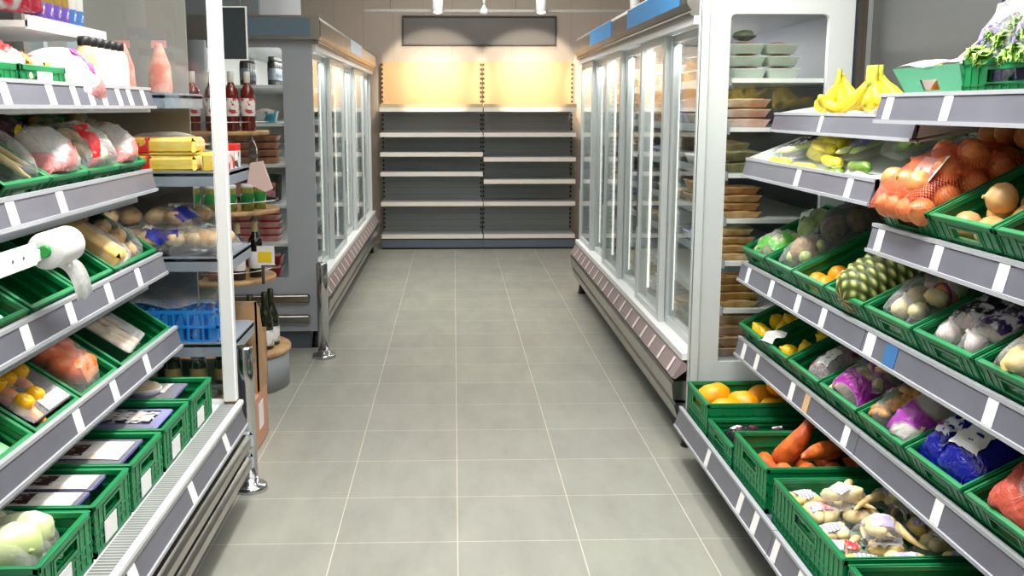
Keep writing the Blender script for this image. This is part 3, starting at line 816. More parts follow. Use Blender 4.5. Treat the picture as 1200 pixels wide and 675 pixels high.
for (X, Z, labs) in LS:
    rimX, rimZ = {-1.0: (-1.02, .72), -1.04: (-1.06, 1.005), -1.06: (-1.08, 1.318)}[X]
    a, c = crate_bottom_line(-1, rimX, rimZ, TL, CD, CH)
    sl = math.tan(TL); sh = slant(-1, a.x+.022, a.z-.004-.022*sl, c.x-.02, c.z-.004+.02*sl, LY[0], LY[1]-.05, parent=lt, m=SHELFG)
    rail(sh, -1, X, Z, LY[0], LY[1]-.06, [(ydep(p, X, Z), .05) for p in labs], h=.066)
b = MB(); b.box(-1.6, -1.06, LY[0], LY[1]-.05, 1.487, 1.512); sh = part('shelf', b, WHITE, lt, True)
rail(sh, -1, -1.05, 1.535, LY[0], LY[1]-.06, [(ydep(p, -1.05, 1.535), .04 if p > 60 else .045) for p in (4, 58, 86, 105, 120, 138, 151, 167)], h=.06)
b = MB(); b.box(-1.6, -1.16, 2.95, 3.60, 1.72, 1.738); b.box(-1.166, -1.158, 2.95, 3.60, 1.715, 1.752); sh = part('shelf', b, WHITE, lt, True)

# ------------------------------------------------------------------ glass-door cabinets
def cabinet(label, s, Xf, Xb, Y0, Y1, doors, zsh, panels, Zt=2.045, end=None, inner=None):
    """upright chiller with sliding glass doors along the aisle; s=+1 right side (doors face -x)"""
    o = -s; t = thing('glass_door_chiller', label, 'chiller', ((Xf+Xb)/2, (Y0+Y1)/2, 0))
    def bx(x0, x1, *a, **k): return MB().box(min(x0, x1), max(x0, x1), *a, **k)
    part('kick_plate', bx(Xf-o*.05, Xb, Y0+.02, Y1-.02, 0, .12), GONDL, t, True)
    part('base', bx(Xf-o*.012, Xb, Y0, Y1, .12, .41), GREYP, t, True)
    part('back_panel', bx(Xb, Xb-o*.03, Y0, Y1, .12, Zt), inner or mat('blue_grey_liner', (92, 98, 110), rough=.5), t, True)
    part('roof', bx(Xf, Xb, Y0, Y1, 1.90, Zt-.02), mat('grey_roof', (150, 152, 154), rough=.5), t, True)
    # steel fascia with rounded nose, and inset panels
    f = MB(); f.prism([(Xf+o*.0, 1.905), (Xf+o*.045, 1.905), (Xf+o*.062, 1.93), (Xf+o*.062, 2.02), (Xf+o*.045, Zt), (Xf+o*.0, Zt)], 'y', Y0, Y1)
    f.prism([(Xf+o*.0, 1.88), (Xf+o*.04, 1.88), (Xf+o*.05, 1.892), (Xf+o*.04, 1.905), (Xf, 1.905)], 'y', Y0, Y1)
    fa = part('fascia', f, STEEL, t, True)
    for (y0, y1, pm) in panels: part('fascia_panel', bx(Xf+o*.0625, Xf+o*.065, y0, y1, 1.932, 2.03), pm, fa, True)
    part('door_rail', bx(Xf-o*.02, Xf+o*.03, Y0, Y1, 1.845, 1.88), WHITE, t, True)
    part('door_sill', bx(Xf-o*.03, Xf+o*.035, Y0, Y1, .41, .44), WHITE, t, True)
    # sloping price strip, bumpers
    m = MB(); m.prism([(Xf+o*.03, .405), (Xf+o*.075, .33), (Xf+o*.06, .325), (Xf-o*.01, .38)], 'y', Y0, Y1); part('price_strip', m, mat('mauve_strip', (150, 134, 134), rough=.35), t, True)
    n = int((Y1-Y0)/.23)
    for i in range(n):
        y = Y0+.1+i*(Y1-Y0-.15)/n
        l = MB(); l.prism([(Xf+o*.038, .398), (Xf+o*.0395, .3985), (Xf+o*.0755, .3385), (Xf+o*.074, .338)], 'y', y, y+.032); part('price_label', l, mat('pink_white_label', (236, 220, 216), rough=.5), t, True)
    m = MB(); m.prism([(Xf-o*.01, .315), (Xf+o*.068, .315), (Xf+o*.075, .30), (Xf+o*.068, .232), (Xf-o*.01, .225)], 'y', Y0, Y1); part('bumper_rail', m, STEEL, t, True)
    m = MB(); m.prism([(Xf-o*.01, .215), (Xf+o*.055, .215), (Xf+o*.062, .20), (Xf+o*.04, .13), (Xf-o*.01, .125)], 'y', Y0, Y1); part('bumper_rail', m, STEEL, t, True)
    for y in (Y0+.06, Y1-.06): part('foot', MB().lathe([(.035, 0), (.03, .02), (.02, .13)], 10, M=T(Xf-o*.02, y, 0)), BLACK, t, True)
    dw = (Y1-Y0-.05)/doors
    for i in range(doors):
        y0, y1 = Y0+.03+i*dw, Y0+.03+(i+1)*dw+.02
        off = o*(.006 if i % 2 else -.028); x0 = Xf+off; x1 = x0-o*.03
        d = bx(x0, x1, y0, y0+.055, .441, 1.844); d.box(min(x0, x1), max(x0, x1), y1-.055, y1, .441, 1.844)
        d.box(min(x0, x1), max(x0, x1), y0+.055, y1-.055, .441, .475); d.box(min(x0, x1), max(x0, x1), y0+.055, y1-.055, 1.81, 1.844)
        dr = part('door', d, OFFW, t, True)
        part('glass_pane', bx(x0-o*.010, x0-o*.014, y0+.042, y1-.042, .475, 1.81), GLASS, dr, True)
        hy = y0+.020 if i % 2 == 0 else y1-.034
        part('handle', MB().box(min(x0, x0+o*.006), max(x0, x0+o*.006), hy, hy+.012, .85, 1.25), mat('grey_grip', (96, 100, 106), rough=.4), dr, True)
        # lit mullion strip behind the frame
        part('light_strip', bx(Xf-o*.06, Xf-o*.07, y0-.009, y0+.009, .5, 1.8), LED, t, True)
    # near end: frame with one big window, far end solid
    e0, e1, z0, z1 = end; m = MB(); ya, yb = Y0-.03, Y0
    xs = sorted((Xf+o*.01, Xb)); e = sorted((e0, e1))
    m.box(xs[0], e[0], ya, yb, .12, Zt); m.box(e[1], xs[1], ya, yb, .12, Zt); m.box(e[0], e[1], ya, yb, .12, z0); m.box(e[0], e[1], ya, yb, z1, Zt)
    for (cx, sx) in ((e[0], 1), (e[1], -1)):     # rounded upper corners
        r = .02; m.prism([(cx, z1), (cx+sx*r, z1), (cx+sx*r*.4, z1-r*.25), (cx+sx*r*.12, z1-r*.6), (cx, z1-r)], 'y', ya, yb)
    if s > 0: m.cbox(Xf-.012, Xf+.03, ya-.012, yb, .12, Zt, .006)
    ef = part('end_panel', m, OFFW if s > 0 else mat('cool_grey_panel', (176, 182, 190), rough=.4), t, True)
    part('end_window', MB().box(e[0], e[1], ya+.01, ya+.016, z0, z1), GLASS2, ef, True)
    part('end_panel', bx(Xf, Xb, Y1, Y1+.03, .12, Zt), OFFW, t, True)
    for z in zsh:
        b = bx(Xf-o*.14, Xb-o*-.0, Y0+.005, Y1-.005, z-.018, z); sh = part('shelf', b, WHITE, t, True)
        part('shelf_edge', bx(Xf-o*.135, Xf-o*.14, Y0+.005, Y1-.005, z-.03, z+.008), RAILC, sh, True)
    return t
def emit(name, rgb, st):
    m = bpy.data.materials.new(name); m.use_nodes = True; b = m.node_tree.nodes['Principled BSDF']
    b.inputs['Emission Color'].default_value = lin(*rgb); b.inputs['Emission Strength'].default_value = st; b.inputs['Base Color'].default_value = lin(*rgb)
    return m
LED = emit('white_led', (255, 250, 240), 2)
RZS = [.636, .845, 1.03, 1.225, 1.42, 1.625]
right_cab = cabinet('long glass-door chiller on the right with blue panels in its steel fascia', 1, 1.03, 1.665, 4.41, 8.45, 6, RZS,
    [(4.55, 5.9, BLUEP), (6.5, 7.5, BLUEP)], end=(1.147, 1.559, .41, 1.885))
LZS = [.67, .91, 1.16, 1.41, 1.64]
left_cab = cabinet('long glass-door chiller on the left with a wrap-round steel top band', -1, -.86, -1.66, 6.45, 10.95, 5, LZS,
    [(8.3, 9.3, mat('pale_blue_panel', (150, 176, 196), rough=.3))], end=(-1.03, -1.6, .46, 1.86), inner=mat('pale_liner', (176, 178, 176), rough=.5))
b = MB(); b.box(-1.7, -.80, 6.37, 6.42, 1.905, 2.045); fe = part('end_fascia', b, STEEL, left_cab, True)
b = MB(); b.box(-1.45, -.85, 6.365, 6.37, 1.925, 2.03); part('fascia_panel', b, mat('grey_blue_panel', (112, 134, 150), rough=.3), fe, True)
for z in (.33, .2):
    b = MB(); b.cbox(-1.64, -.90, 6.38, 6.42, z-.03, z+.03, .012); part('end_bumper', b, STEEL, left_cab, True)

# ------------------------------------------------------------------ end wall: two bays of empty shelving
def shelving(label, X0, X1, Y0, Y1, zs):
    t = thing('shelving_unit', label, 'shelving', ((X0+X1)/2, (Y0+Y1)/2, 0))
    part('base', MB().box(X0, X1, Y0+.004, Y1, .02, .105), GONDL, t, True)
    part('plinth', MB().box(X0+.01, X1-.01, Y0+.02, Y1, 0, .02), BLACK, t, True)
    part('back_panel', MB().box(X0+.02, X1-.02, Y1-.02, Y1, .1, 1.475), stripes('ribbed_slate_panel', (164, 168, 168), (142, 146, 147), 14, 'Z', .92), t, True)
    part('cream_back_panel', MB().box(X0+.02, X1-.02, Y1-.02, Y1, 1.475, 2.0), CREAM, t, True)
    for x in (X0+.004, X1-.024):
        u = MB(); u.box(x, x+.02, Y1-.03, Y1+.02, .02, 1.475); u.box(x, x+.02, Y1-.03, Y1+.02, 1.475, 2.0, 2)
        for k in range(38): u.box(x+.002, x+.018, Y1-.034, Y1-.03, .14+k*.049, .165+k*.049, 1)
        part('upright', u, [GOND, BLACK, CREAM], t, True)
    for i, z in enumerate(zs):
        top = z > 1.4
        d0 = Y0 if not (top) else Y0
        b = MB(); b.box(X0+.006, X1-.006, d0, Y1-.02, z+.012, z+.024)
        if top: b.box(X0+.006, X1-.006, d0, Y1-.02, z+.024, z+.03); b.box(X0+.006, X1-.006, Y0+.30, Y0+.31, z+.03, z+.075)
        sh = part('shelf', b, CREAM if top else GOND, t, True)
        part('shelf_edge', MB().box(X0+.004, X1-.004, d0-.008, d0, z-.022, z+.022), mat('pale_metal_edge', (232, 224, 214), rough=.35), sh, True)
        if top: part('shelf_riser', MB().box(X0+.004, X1-.004, d0-.004, d0, z+.022, z+.06), mat('beige_riser', (196, 176, 142), rough=.4), sh, True)
    return t
shelving('left bay of the empty shelving on the end wall, six evenly set shelves', -.785, .3115, 11.13, 11.53, [.14, .49, .809, 1.017, 1.223, 1.487])
shelving('right bay of the empty shelving on the end wall, two middle shelves set lower', .3135, 1.306, 11.13, 11.53, [.14, .49, .727, .963, 1.223, 1.487])

# wall sign panel above the shelving, track, lamps
t = thing('wall_panel', 'long dark blank panel in a black frame high on the end wall', 'sign', (.286, 11.6, 2.19))
part('panel', MB().box(-.535, 1.107, 11.597, 11.612, 2.19, 2.474), mat('charcoal_panel', (104, 101, 99), rough=.6), t, True)
fr = MB(); fr.box(-.55, 1.122, 11.575, 11.62, 2.474, 2.489); fr.box(-.55, 1.122, 11.575, 11.62, 2.175, 2.19); fr.box(-.55, -.535, 11.575, 11.62, 2.19, 2.474); fr.box(1.107, 1.122, 11.575, 11.62, 2.19, 2.474)
part('frame', fr, mat('black_brown_frame', (40, 36, 34), rough=.5), t, True)
t = thing('lamp_track', 'thin grey ceiling track that carries the white spot lamps', 'light track', (.5, 10.265, 2.42))
part('track', MB().box(-.85, 2.0, 10.25, 10.28, 2.41, 2.435), mat('grey_track', (150, 146, 142), rough=.4), t, True)
for x in (-.6, .6, 1.8): part('hanger', MB().tube([(x, 10.265, 2.435), (x, 10.265, 3.3)], .004, 6), STEEL, t, True)
def spot(label, x, kind):
    t = thing('spot_lamp' if kind else 'ceiling_sensor', label, 'lamp' if kind else 'sensor', (x, 10.2, 2.41))
    if kind:
        M = T(x, 10.17, 2.40) @ RX(D(-14))
        part('body', MB().lathe([(.044, -.0), (.050, .004), (.050, .17), (.046, .178)], 18, M=M), WHITE, t, True)
        part('lens', MB().lathe([(.001, -.0015), (.042, -.0012)], 18, M=M, cap=False), LED, t, True)
        part('arm', MB().tube([(x, 10.262, 2.4355), (x, 10.262, 2.47), (x, 10.19, 2.5)], .010, 8), WHITE, t, True)
    else:
        part('head', MB().lathe([(.012, -.03), (.040, -.018), (.036, .01), (.016, .04), (.010, .06)], 16, M=T(x, 10.19, 2.41)), WHITE, t, True)
        part('stem', MB().tube([(x, 10.19, 2.46), (x, 10.19, 2.60)], .012, 8), WHITE, t, True)
spot('white cylinder spot lamp on the track, leftmost of three', -.146, 1); spot('white cylinder spot lamp on the track, middle of three', .84, 1); spot('white cylinder spot lamp on the track, rightmost, above the right chiller', 1.74, 1)
spot('small white pear-shaped sensor hanging between the two spot lamps', .294, 0)
t = thing('hanging_sign', 'dark hanging box sign with a small green light, cut off at the top', 'sign', (-.98, 9.2, 2.36))
part('box', MB().box(-1.36, -.76, 9.17, 9.23, 2.46, 2.64), mat('near_black_sign', (32, 36, 42), rough=.4), t, True)
part('green_light', MB().lathe([(.001, -.002), (.014, 0), (.014, .008)], 12, M=T(-1.0, 9.166, 2.475) @ RX(D(90))), emit('green_led', (170, 255, 40), 3), t, True)
for x in (-1.2, -.7): part('cable', MB().tube([(x, 9.2, 2.64), (x, 9.2, 3.3)], .004, 6), STEEL, t, True)
single('air_duct', MB().cbox(-1.0, 1.0, -.9, .9, 0, .62, .01), mat('light_grey_duct', (150, 156, 162), rough=.4), 'grey box duct lying on top of the left chiller, behind the black board', 'duct', T(-2.2, 7.6, 2.05))

# bollards
def bollard(label, x, y):
    t = thing('bollard', label, 'post', (x, y, 0))
    part('post', MB().lathe([(.034, .01), (.034, .575), (.030, .585)], 20, M=T(x, y, 0)), CHROME, t, True)
    part('base_flange', MB().lathe([(.072, 0), (.072, .012), (.066, .022), (.04, .03), (.036, .05)], 24, M=T(x, y, 0)), CHROME, t, True)
bollard('steel bollard in front, at the glass end of the refrigerated display', -.822, 3.985)
bollard('steel bollard farther back, at the corner of the left chiller', -.80, 6.22)

# ------------------------------------------------------------------ lights: ceiling luminaires, canopy tubes, track spots, added fills for side and end shelves
def area(name, loc, rot, sx, sy, power, rgb=(255, 250, 242)):
    l = bpy.data.lights.new(name, 'AREA'); l.shape = 'RECTANGLE'; l.size = sx; l.size_y = sy; l.energy = power; l.spread = D(95) if name == 'shelf_fill' else D(180); l.color = lin(*rgb)[:3]
    o = bpy.data.objects.new(name, l); COL.objects.link(o); o.location = loc; o.rotation_euler = rot; return o
area('aisle_luminaire', (.1, 3.2, 3.2), (0, 0, 0), 1.6, 4.5, 62, (255, 252, 247))
area('aisle_luminaire', (.2, 8.6, 3.2), (0, 0, 0), 1.6, 3.6, 75, (255, 252, 247))
area('aisle_luminaire', (.1, -.6, 3.2), (0, 0, 0), 2.5, 2.4, 30, (255, 252, 247))
area('canopy_tube', (-.95, 2.5, 2.10), (0, D(5), 0), .10, 2.3, 7, (255, 253, 250))
area('shelf_fill', (-.25, 2.7, 3.15), (0, D(32), 0), .25, 2.6, 46, (255, 252, 246))  # added fill that brightens the left shelf goods, no fixture modelled
area('shelf_fill', (.25, 2.9, 3.15), (0, D(-32), 0), .25, 2.8, 34, (255, 252, 246))  # matching added fill for the right shelf goods
for cx, y0, y1, ry in ((1.125, 4.85, 8.4, -14), (-.955, 6.5, 10.9, 14)): area('chiller_tube', (cx, (y0+y1)/2, 1.84), (0, D(ry), 0), .05, y1-y0, 36, (255, 252, 246))
area('end_fill', (.25, 8.0, 3.15), (D(52), 0, 0), 2.0, .3, 26, (255, 248, 238))  # added frontal fill to lift the end shelving, not a fitted lamp
area('canopy_tube', (1.02, 2.9, 2.34), (0, D(-12), 0), .10, 2.7, 28, (255, 253, 250))
def spotlight(x, y, z, tx, ty, tz, ang=58, p=400, rgb=(255, 238, 212), blend=.45):
    _spot(x, y, z, tx, ty, tz, p*.42, ang, rgb, .3)      # wide beam
    return _spot(x, y, z, tx, ty, tz+.02, p*.42, 36, rgb, 1.)   # hot centre of the same lamp
def _spot(x, y, z, tx, ty, tz, p, ang=58, rgb=(255, 214, 150), blend=.25):
    l = bpy.data.lights.new('track_spot', 'SPOT'); l.energy = p; l.spot_size = D(ang); l.spot_blend = blend; l.color = lin(*rgb)[:3]; l.shadow_soft_size = .03
    o = bpy.data.objects.new('track_spot', l); COL.objects.link(o); o.location = (x, y, z)
    o.rotation_euler = (Vector((tx, ty, tz))-Vector((x, y, z))).to_track_quat('-Z', 'Y').to_euler(); return o
spotlight(-.146, 10.16, 2.385, -.2, 11.5, 1.79, 49); spotlight(.84, 10.16, 2.385, .82, 11.5, 1.79, 49); spotlight(1.74, 10.16, 2.385, 1.72, 11.5, 1.79, 40)
W = bpy.data.worlds.new('world'); SC.world = W; W.use_nodes = True; W.node_tree.nodes['Background'].inputs[0].default_value = (.8, .85, .9, 1); W.node_tree.nodes['Background'].inputs[1].default_value = .3
SC.view_settings.view_transform = 'Standard'; SC.view_settings.look = 'None'; SC.view_settings.exposure = 0; SC.view_settings.gamma = 1; SC.view_settings.use_curve_mapping = False
SC.cycles.transparent_max_bounces = 32; SC.cycles.max_bounces = 8
# ------------------------------------------------------------------ right display: crates and goods
def mid(k): return 4.24-CP*(k+.5)
SH = {'C': .935, 'B': .615}
def rcrate(sh, k, label, group=None):
    M = crate_frame(1, 1.19, SH[sh], mid(k), TR, CD, CH); crate(label, M, CD, CW, CH, group); return M
FL = .018
def lie(M, x, y, a=0, z=FL): return M @ T(x, y, z) @ RZ(a)
def fruit(name, me, M, x, y, z, label, cat, group=None, rot=None, sc=1.):
    r = rot if rot is not None else RZ(R.uniform(0, 6.28)) @ RX(R.uniform(-.6, .6)) @ RY(R.uniform(-.6, .6))
    return single(name, me, None, label, cat, M @ T(x, y, z) @ r @ S(sc), group)
def heap(name, meshes, M, items, cat, group, head, r, tilt=TR, d=CD, w=CW, sc=1., rot=True):
    P = settle([(x, y, FL+z, r*(i_[0] if i_ else 1)) for (x, y, z, l, *i_) in items], d, w, tilt)
    for k, (it, p) in enumerate(zip(items, P)):
        s_ = sc*(it[4] if len(it) > 4 else 1)
        fruit(name, meshes[k % len(meshes)], M, p.x, p.y, p.z, head+it[3], cat, group, sc=s_, rot=RZ(R.uniform(0, 6.28)) @ RX(R.uniform(.7, 1.9)) if 'onion' in name else None)
GREYF = film('grey_smoky_film', (110, 112, 116), opac=.5, rough=.2)
GREENF = film('green_printed_film', (90, 190, 70), opac=.15, mask='print', rgb2=(90, 190, 70), mscale=9)
PURPF = film('magenta_printed_film', (180, 60, 170), opac=.14, mask='print', rgb2=(172, 50, 168), mscale=7)
DBLUEF = film('deep_blue_film', (24, 34, 150), opac=.9)
REDNET = film('red_net', (236, 104, 66), opac=.02, rough=.4, mask='net', mscale=50, bump=.2)
PINKF = film('salmon_film', (236, 110, 92), opac=.6)
NET = film('orange_net', (238, 130, 70), opac=.08, mask='net', mscale=40, bump=.2)

# upper sloping shelf (pineapple row), from the far end
BAGK = 1.28
M = rcrate('C', 0, 'green crate with a bag of sprouts, far end of the pineapple row')
bag('green printed bag of sprouts at the front of the far crate in the pineapple row', lie(M, .09, -.02, .3), .18, .20, .10, GREENF, [('sprout', M_SPROUT[0], 8, 1, 0)])
t = bag('clear knotted bag with a white label, leaning behind the sprouts', lie(M, -.07, .05, 1.2) @ RX(.1), .17, .15, .12, FILM, [('artichoke', M_SPROUT[1], 3, 1.7, 0)], [('label', -.2, .15, -.25, .15, CARD)])
part('knot', MB().tube([(.08, 0, .03), (.11, .01, .06), (.13, .0, .10)], [.03, .010, .024], 10), FILMW, t)
M = rcrate('C', 1, 'green crate with a celeriac and a grey bag, second in the pineapple row')
bag('clear bag holding a rough brown celeriac and pale sprouts', lie(M, .08, 0, .4), .20, .20, .115, FILM, [('celeriac', M_CELERIAC, 1, 1, 0), ('sprout', M_SPROUT[0], 4, 1, 0)])
bag('smoky grey plastic bag at the back of the celeriac crate', lie(M, -.09, .02, 1.3, .03), .20, .24, .14, GREYF, [('root', M_CELERIAC, 2, .9, 0)])
M = rcrate('C', 2, 'green crate of oranges beside the pineapple')
heap('orange', [M_ORANGE], M, [(.10, -.10, .036, 'front corner far side'), (.10, -.02, .036, 'front middle'), (.05, -.06, .05, 'second row far side'), (.05, .02, .05, 'second row near side'), (.0, .0, .06, 'third row'), (-.05, .06, .06, 'fourth row near side'), (-.09, .05, .07, 'rearmost'), (.1, .08, .04, 'front near corner'), (.02, .09, .05, 'near wall')], 'orange', 'oranges beside the pineapple', 'orange in the crate beside the pineapple, ', .0375, sc=1.03)
single('sweet_potato', root_mesh('sweet_potato', mat('brown_root', (150, 92, 56), rough=.6), .19, .016, 3, .1, .6), None, 'thin brown root lying against the far wall of the orange crate', 'root vegetable', M @ T(-.07, -.11, FL+.022) @ RZ(.1))
M = rcrate('C', 3, 'green crate holding one pineapple')
def pineapple(label, Mx):
    t = thing('pineapple', label, 'pineapple', Mx); b = MB(); n, rows = 72, 66; L = .19
    def rad(u): return .062*(max(0, 1-abs(2*u-1)**3.2)**.42)*(1-.06*u)+.004
    PI_M = bpy.data.materials.new('pineapple_rind'); PI_M.use_nodes = True
    nt = PI_M.node_tree; bs = nt.nodes['Principled BSDF']; bs.inputs['Roughness'].default_value = .5
    at_ = nt.nodes.new('ShaderNodeAttribute'); at_.attribute_name = 'eye'
    rp = nt.nodes.new('ShaderNodeValToRGB'); rp.color_ramp.elements[0].color = lin(44, 52, 22); rp.color_ramp.elements[1].color = lin(206, 206, 130)
    e = rp.color_ramp.elements.new(.45); e.color = lin(96, 112, 44)
    nt.links.new(at_.outputs['Fac'], rp.inputs['Fac']); nt.links.new(rp.outputs[0], bs.inputs['Base Color'])
    vals = []
    for i in range(rows+1):
        u = i/rows
        for k in range(n):
            a = 2*PI*k/n
            p1, p2 = (a*8/(2*PI)+u*8.5) % 1, (a*8/(2*PI)-u*8.5) % 1
            ey = math.sin(p1*PI)*math.sin(p2*PI); vals.append(ey**1.2)
            r = rad(u)*(1+.11*ey**.8); b.v.append(Vector(((u-.5)*L, r*math.cos(a), .066+r*math.sin(a))))
    for i in range(rows):
        for k in range(n): k2 = (k+1) % n; b.face([i*n+k, (i+1)*n+k, (i+1)*n+k2, i*n+k2], 0, True)
    b.face(list(range(n))); b.face([rows*n+k for k in range(n)][::-1])
    me = b.mesh('fruit', PI_M); att = me.attributes.new('eye', 'FLOAT', 'POINT'); att.data.foreach_set('value', vals)
    part('fruit', me, None, t)
    c = MB(); q = random.Random(3)
    for i in range(30):
        a = i*2.4; sp = .15+.75*(i/30); l = .12*(1-.35*i/30)
        d = Vector((-math.cos(sp), math.sin(sp)*math.cos(a), math.sin(sp)*math.sin(a))); side = d.cross(Vector((1, 0, .1))).normalized()
        base = Vector((-L/2+.006, .012*math.cos(a), .066+.012*math.sin(a)))
        c.grid(lambda u, v: base + d*l*u + Vector((-.02*u*u, 0, 0)) + side*(v-.5)*.022*(1-u**1.5), 5, 2)
    part('crown', c, mat('pineapple_leaf', (70, 98, 56), rough=.5, rgb2=(110, 130, 80), vscale=30), t)
pineapple('pineapple lying in its crate with the crown towards the back', M @ T(.075, 0, FL) @ RY(-.03) @ RZ(.12) @ S(1.42, 1.36, 1.3))
QUI = mat('quince_skin', (226, 196, 72), rough=.5, rgb2=(190, 190, 100), vscale=20)
M_QUI = MB().lathe([(.006, -.04), (.022, -.042), (.037, -.02), (.036, .008), (.024, .034), (.014, .048), (.006, .05)], 14, wob=.1).mesh('quince', QUI)
for x, y, z, l in ((-.15, .10, .04, 'lower'), (-.155, .10, .122, 'upper')): fruit('quince', M_QUI, M, x, y, FL+z, 'yellow quince behind the pineapple, %s of the two' % l, 'quince', rot=RX(.1))
M = rcrate('C', 4, 'green crate with one mixed vegetable bag, right of the pineapple')
t = bag('clear bag of white roots with a magenta-banded orange onion on top', lie(M, .065, 0, .25), .27, .21, .12, FILM, [('root', M_POTW[0], 6, 1, 0), ('garlic_bulb', M_GARLIC, 3, 1.1, 0)], [('printed_label', -.35, -.02, -.35, 0, DPURP)])
part('onion', M_ONIONO[0], None, t, M=T(-.03, .03, .085) @ RY(1.2)); part('magenta_band', MB().lathe([(.0345, -.004), (.036, .0), (.0345, .006)], 16, M=T(-.03, .03, .085) @ RY(1.2) @ T(0, 0, .012), cap=False), MAG, t)
M = rcrate('C', 5, 'green crate with two bags of garlic')
bag('bag of garlic with a dark violet label, farther of the two', lie(M, .07, -.055, .1), .24, .15, .10, FILM, [('garlic_bulb', M_GARLIC, 7, 1.05, 0)], [('printed_label', -.28, .12, -.42, .42, BLKLAB)])
bag('bag of garlic with a dark violet label, nearer of the two', lie(M, .075, .075, .05), .23, .15, .10, FILM, [('garlic_bulb', M_GARLIC, 7, 1.05, 0)], [('printed_label', -.22, .14, -.4, .38, PURP)])
M = rcrate('C', 6, 'green crate with a large violet-labelled bag, right end of the pineapple row')
bag('bag of pale roots under a violet label with a yellow-green pattern', lie(M, .07, .01, .1), .29, .25, .13, FILM, [('root', M_POTY[0], 10, 1.1, 0)], [('printed_label', -.42, .1, -.42, .42, mat('violet_yellow_print', (52, 38, 64), rough=.4, rgb2=(196, 196, 84), vscale=30)), ('white_band', -.48, -.4, -.4, .4, CARD)])
# lower sloping shelf (lemon row)
M = rcrate('B', 0, 'green crate of lemons at the far end of the lemon row')
LL = [(.12, -.10, .03, 'front far corner'), (.125, -.03, .03, 'front, second'), (.07, -.07, .05, 'second row far side'), (.02, -.03, .04, 'third row far side'), (.055, .02, .05, 'second row near side'), (.0, .04, .055, 'third row near side'), (-.03, .0, .085, 'on top, left'), (-.035, .07, .085, 'on top, right'), (-.09, .03, .06, 'rear, left'), (-.1, .1, .06, 'rear, right'), (.1, .1, .03, 'front near corner')]
heap('lemon', M_LEMON, M, LL, 'lemon', 'lemons in the far crate', 'lemon in the far lemon crate, ', .041)
M = rcrate('B', 1, 'green crate of lemons, second in the lemon row')
heap('lemon', M_LEMON, M, [(.10, .0, .045, 'front'), (.07, .06, .05, 'second from the front'), (.03, .105, .055, 'third from the front'), (-.02, .05, .06, 'behind the front three'), (-.07, -.08, .06, 'far back corner'), (-.09, .08, .07, 'near back corner'), (-.12, .0, .06, 'rearmost'), (.12, .1, .03, 'front near corner')], 'lemon', 'lemons in the second crate', 'lemon in the second lemon crate, ', .041)
b = MB().grid(lambda u, v: ((u-.5)*.11, (v-.5)*.16, .012*math.sin(u*7+v*3)+.01), 8, 10)
single('plastic_wrapper', b, film('white_wrapper', (230, 232, 230), opac=.8), 'crumpled white plastic wrapper over the rim between the two lemon crates', 'wrapper', M @ T(.165, -.10, CH+.002) @ RZ(.3) @ S(.7))
M = rcrate('B', 2, 'green crate with a dark beet pack, beside the second lemon crate')
BEET = MB().blob((0, 0, 0), (.034, .034, .032), 14, 10, amp=.1).mesh('beetroot', mat('beet_skin', (92, 24, 44), rough=.4))
bag('vacuum pack of dark beets with a white label', lie(M, .08, .02, .2), .21, .19, .09, FILMW, [('beetroot', BEET, 5, 1, 0)], [('label', -.1, .28, -.1, .22, CARD)])
bag('black netted bag at the back of the beet crate', lie(M, -.1, .0, .3), .2, .22, .12, film('black_net_film', (30, 30, 34), opac=.8), [('beetroot', BEET, 4, 1, 0)])
M = rcrate('B', 3, 'green crate with a magenta-printed bag and a ginger bag')
bag('magenta and clear bag of pale roots, front of its crate', lie(M, .08, -.045, .15), .25, .18, .11, PURPF, [('root', M_POTW[1], 7, 1, 0)])
bag('clear pouch of ginger pieces behind the magenta bag', lie(M, -.02, .05, .9, .05) @ RY(-.2), .24, .17, .11, FILMC, [('ginger_root', M_GINGER[0], 9, 1, 0)])
M = rcrate('B', 4, 'green crate with ginger and a grey-magenta bag, left of the blue bags')
bag('clear bag of yellow ginger, between two magenta-printed bags', lie(M, .06, -.085, .1), .25, .14, .11, FILMC, [('ginger_root', M_GINGER[1], 10, 1, 0)])
bag('silvery bag with magenta print, beside the blue bags', lie(M, .07, .06, .2), .27, .15, .12, film('silver_magenta_film', (150, 148, 156), opac=.55, mask='print', rgb2=(170, 60, 180), mscale=6), [('root', M_POTW[0], 6, 1, 0)])
M = rcrate('B', 5, 'green crate of blue bags of apples')
bag('royal blue bag of apples, front one of three', lie(M, .085, .045, .2), .20, .19, .12, DBLUEF, [('apple', M_APPLE, 4, .68, 0)], [('white_print', -.2, .22, -.25, .3, CARD, .005)])
bag('royal blue bag of apples, far side of the crate', lie(M, .08, -.08, .1), .20, .15, .11, DBLUEF, [('apple', M_APPLE, 3, .68, 0)], [('white_print', -.2, .2, -.15, .25, mat('white_blue_print', (238, 240, 248), rough=.35, rgb2=(60, 70, 190), vscale=30)), ('magenta_spot', -.02, .14, -.36, -.2, MAG, .003)])
t = bag('blue bag of apples with a white script print, standing at the back', lie(M, -.07, -.01, .4, .04) @ RY(-.5), .22, .27, .13, DBLUEF, [('apple', M_APPLE, 5, 1, 0)], [('white_print', -.25, .3, -.42, .05, mat('script_print', (236, 238, 242), rough=.35, rgb2=(40, 46, 90), vscale=55))])
for y in (.06, .10): part('apple', M_APPLE, None, t, M=T(.03, y, .11))
M = rcrate('B', 6, 'green crate with a red pouch at the right edge of the photo, lemon row')
bag('salmon-red pouch at the right edge of the lemon row', lie(M, .06, -.02, .4), .28, .24, .12, PINKF, [('root', M_SWEET[0], 4, .8, .3)])
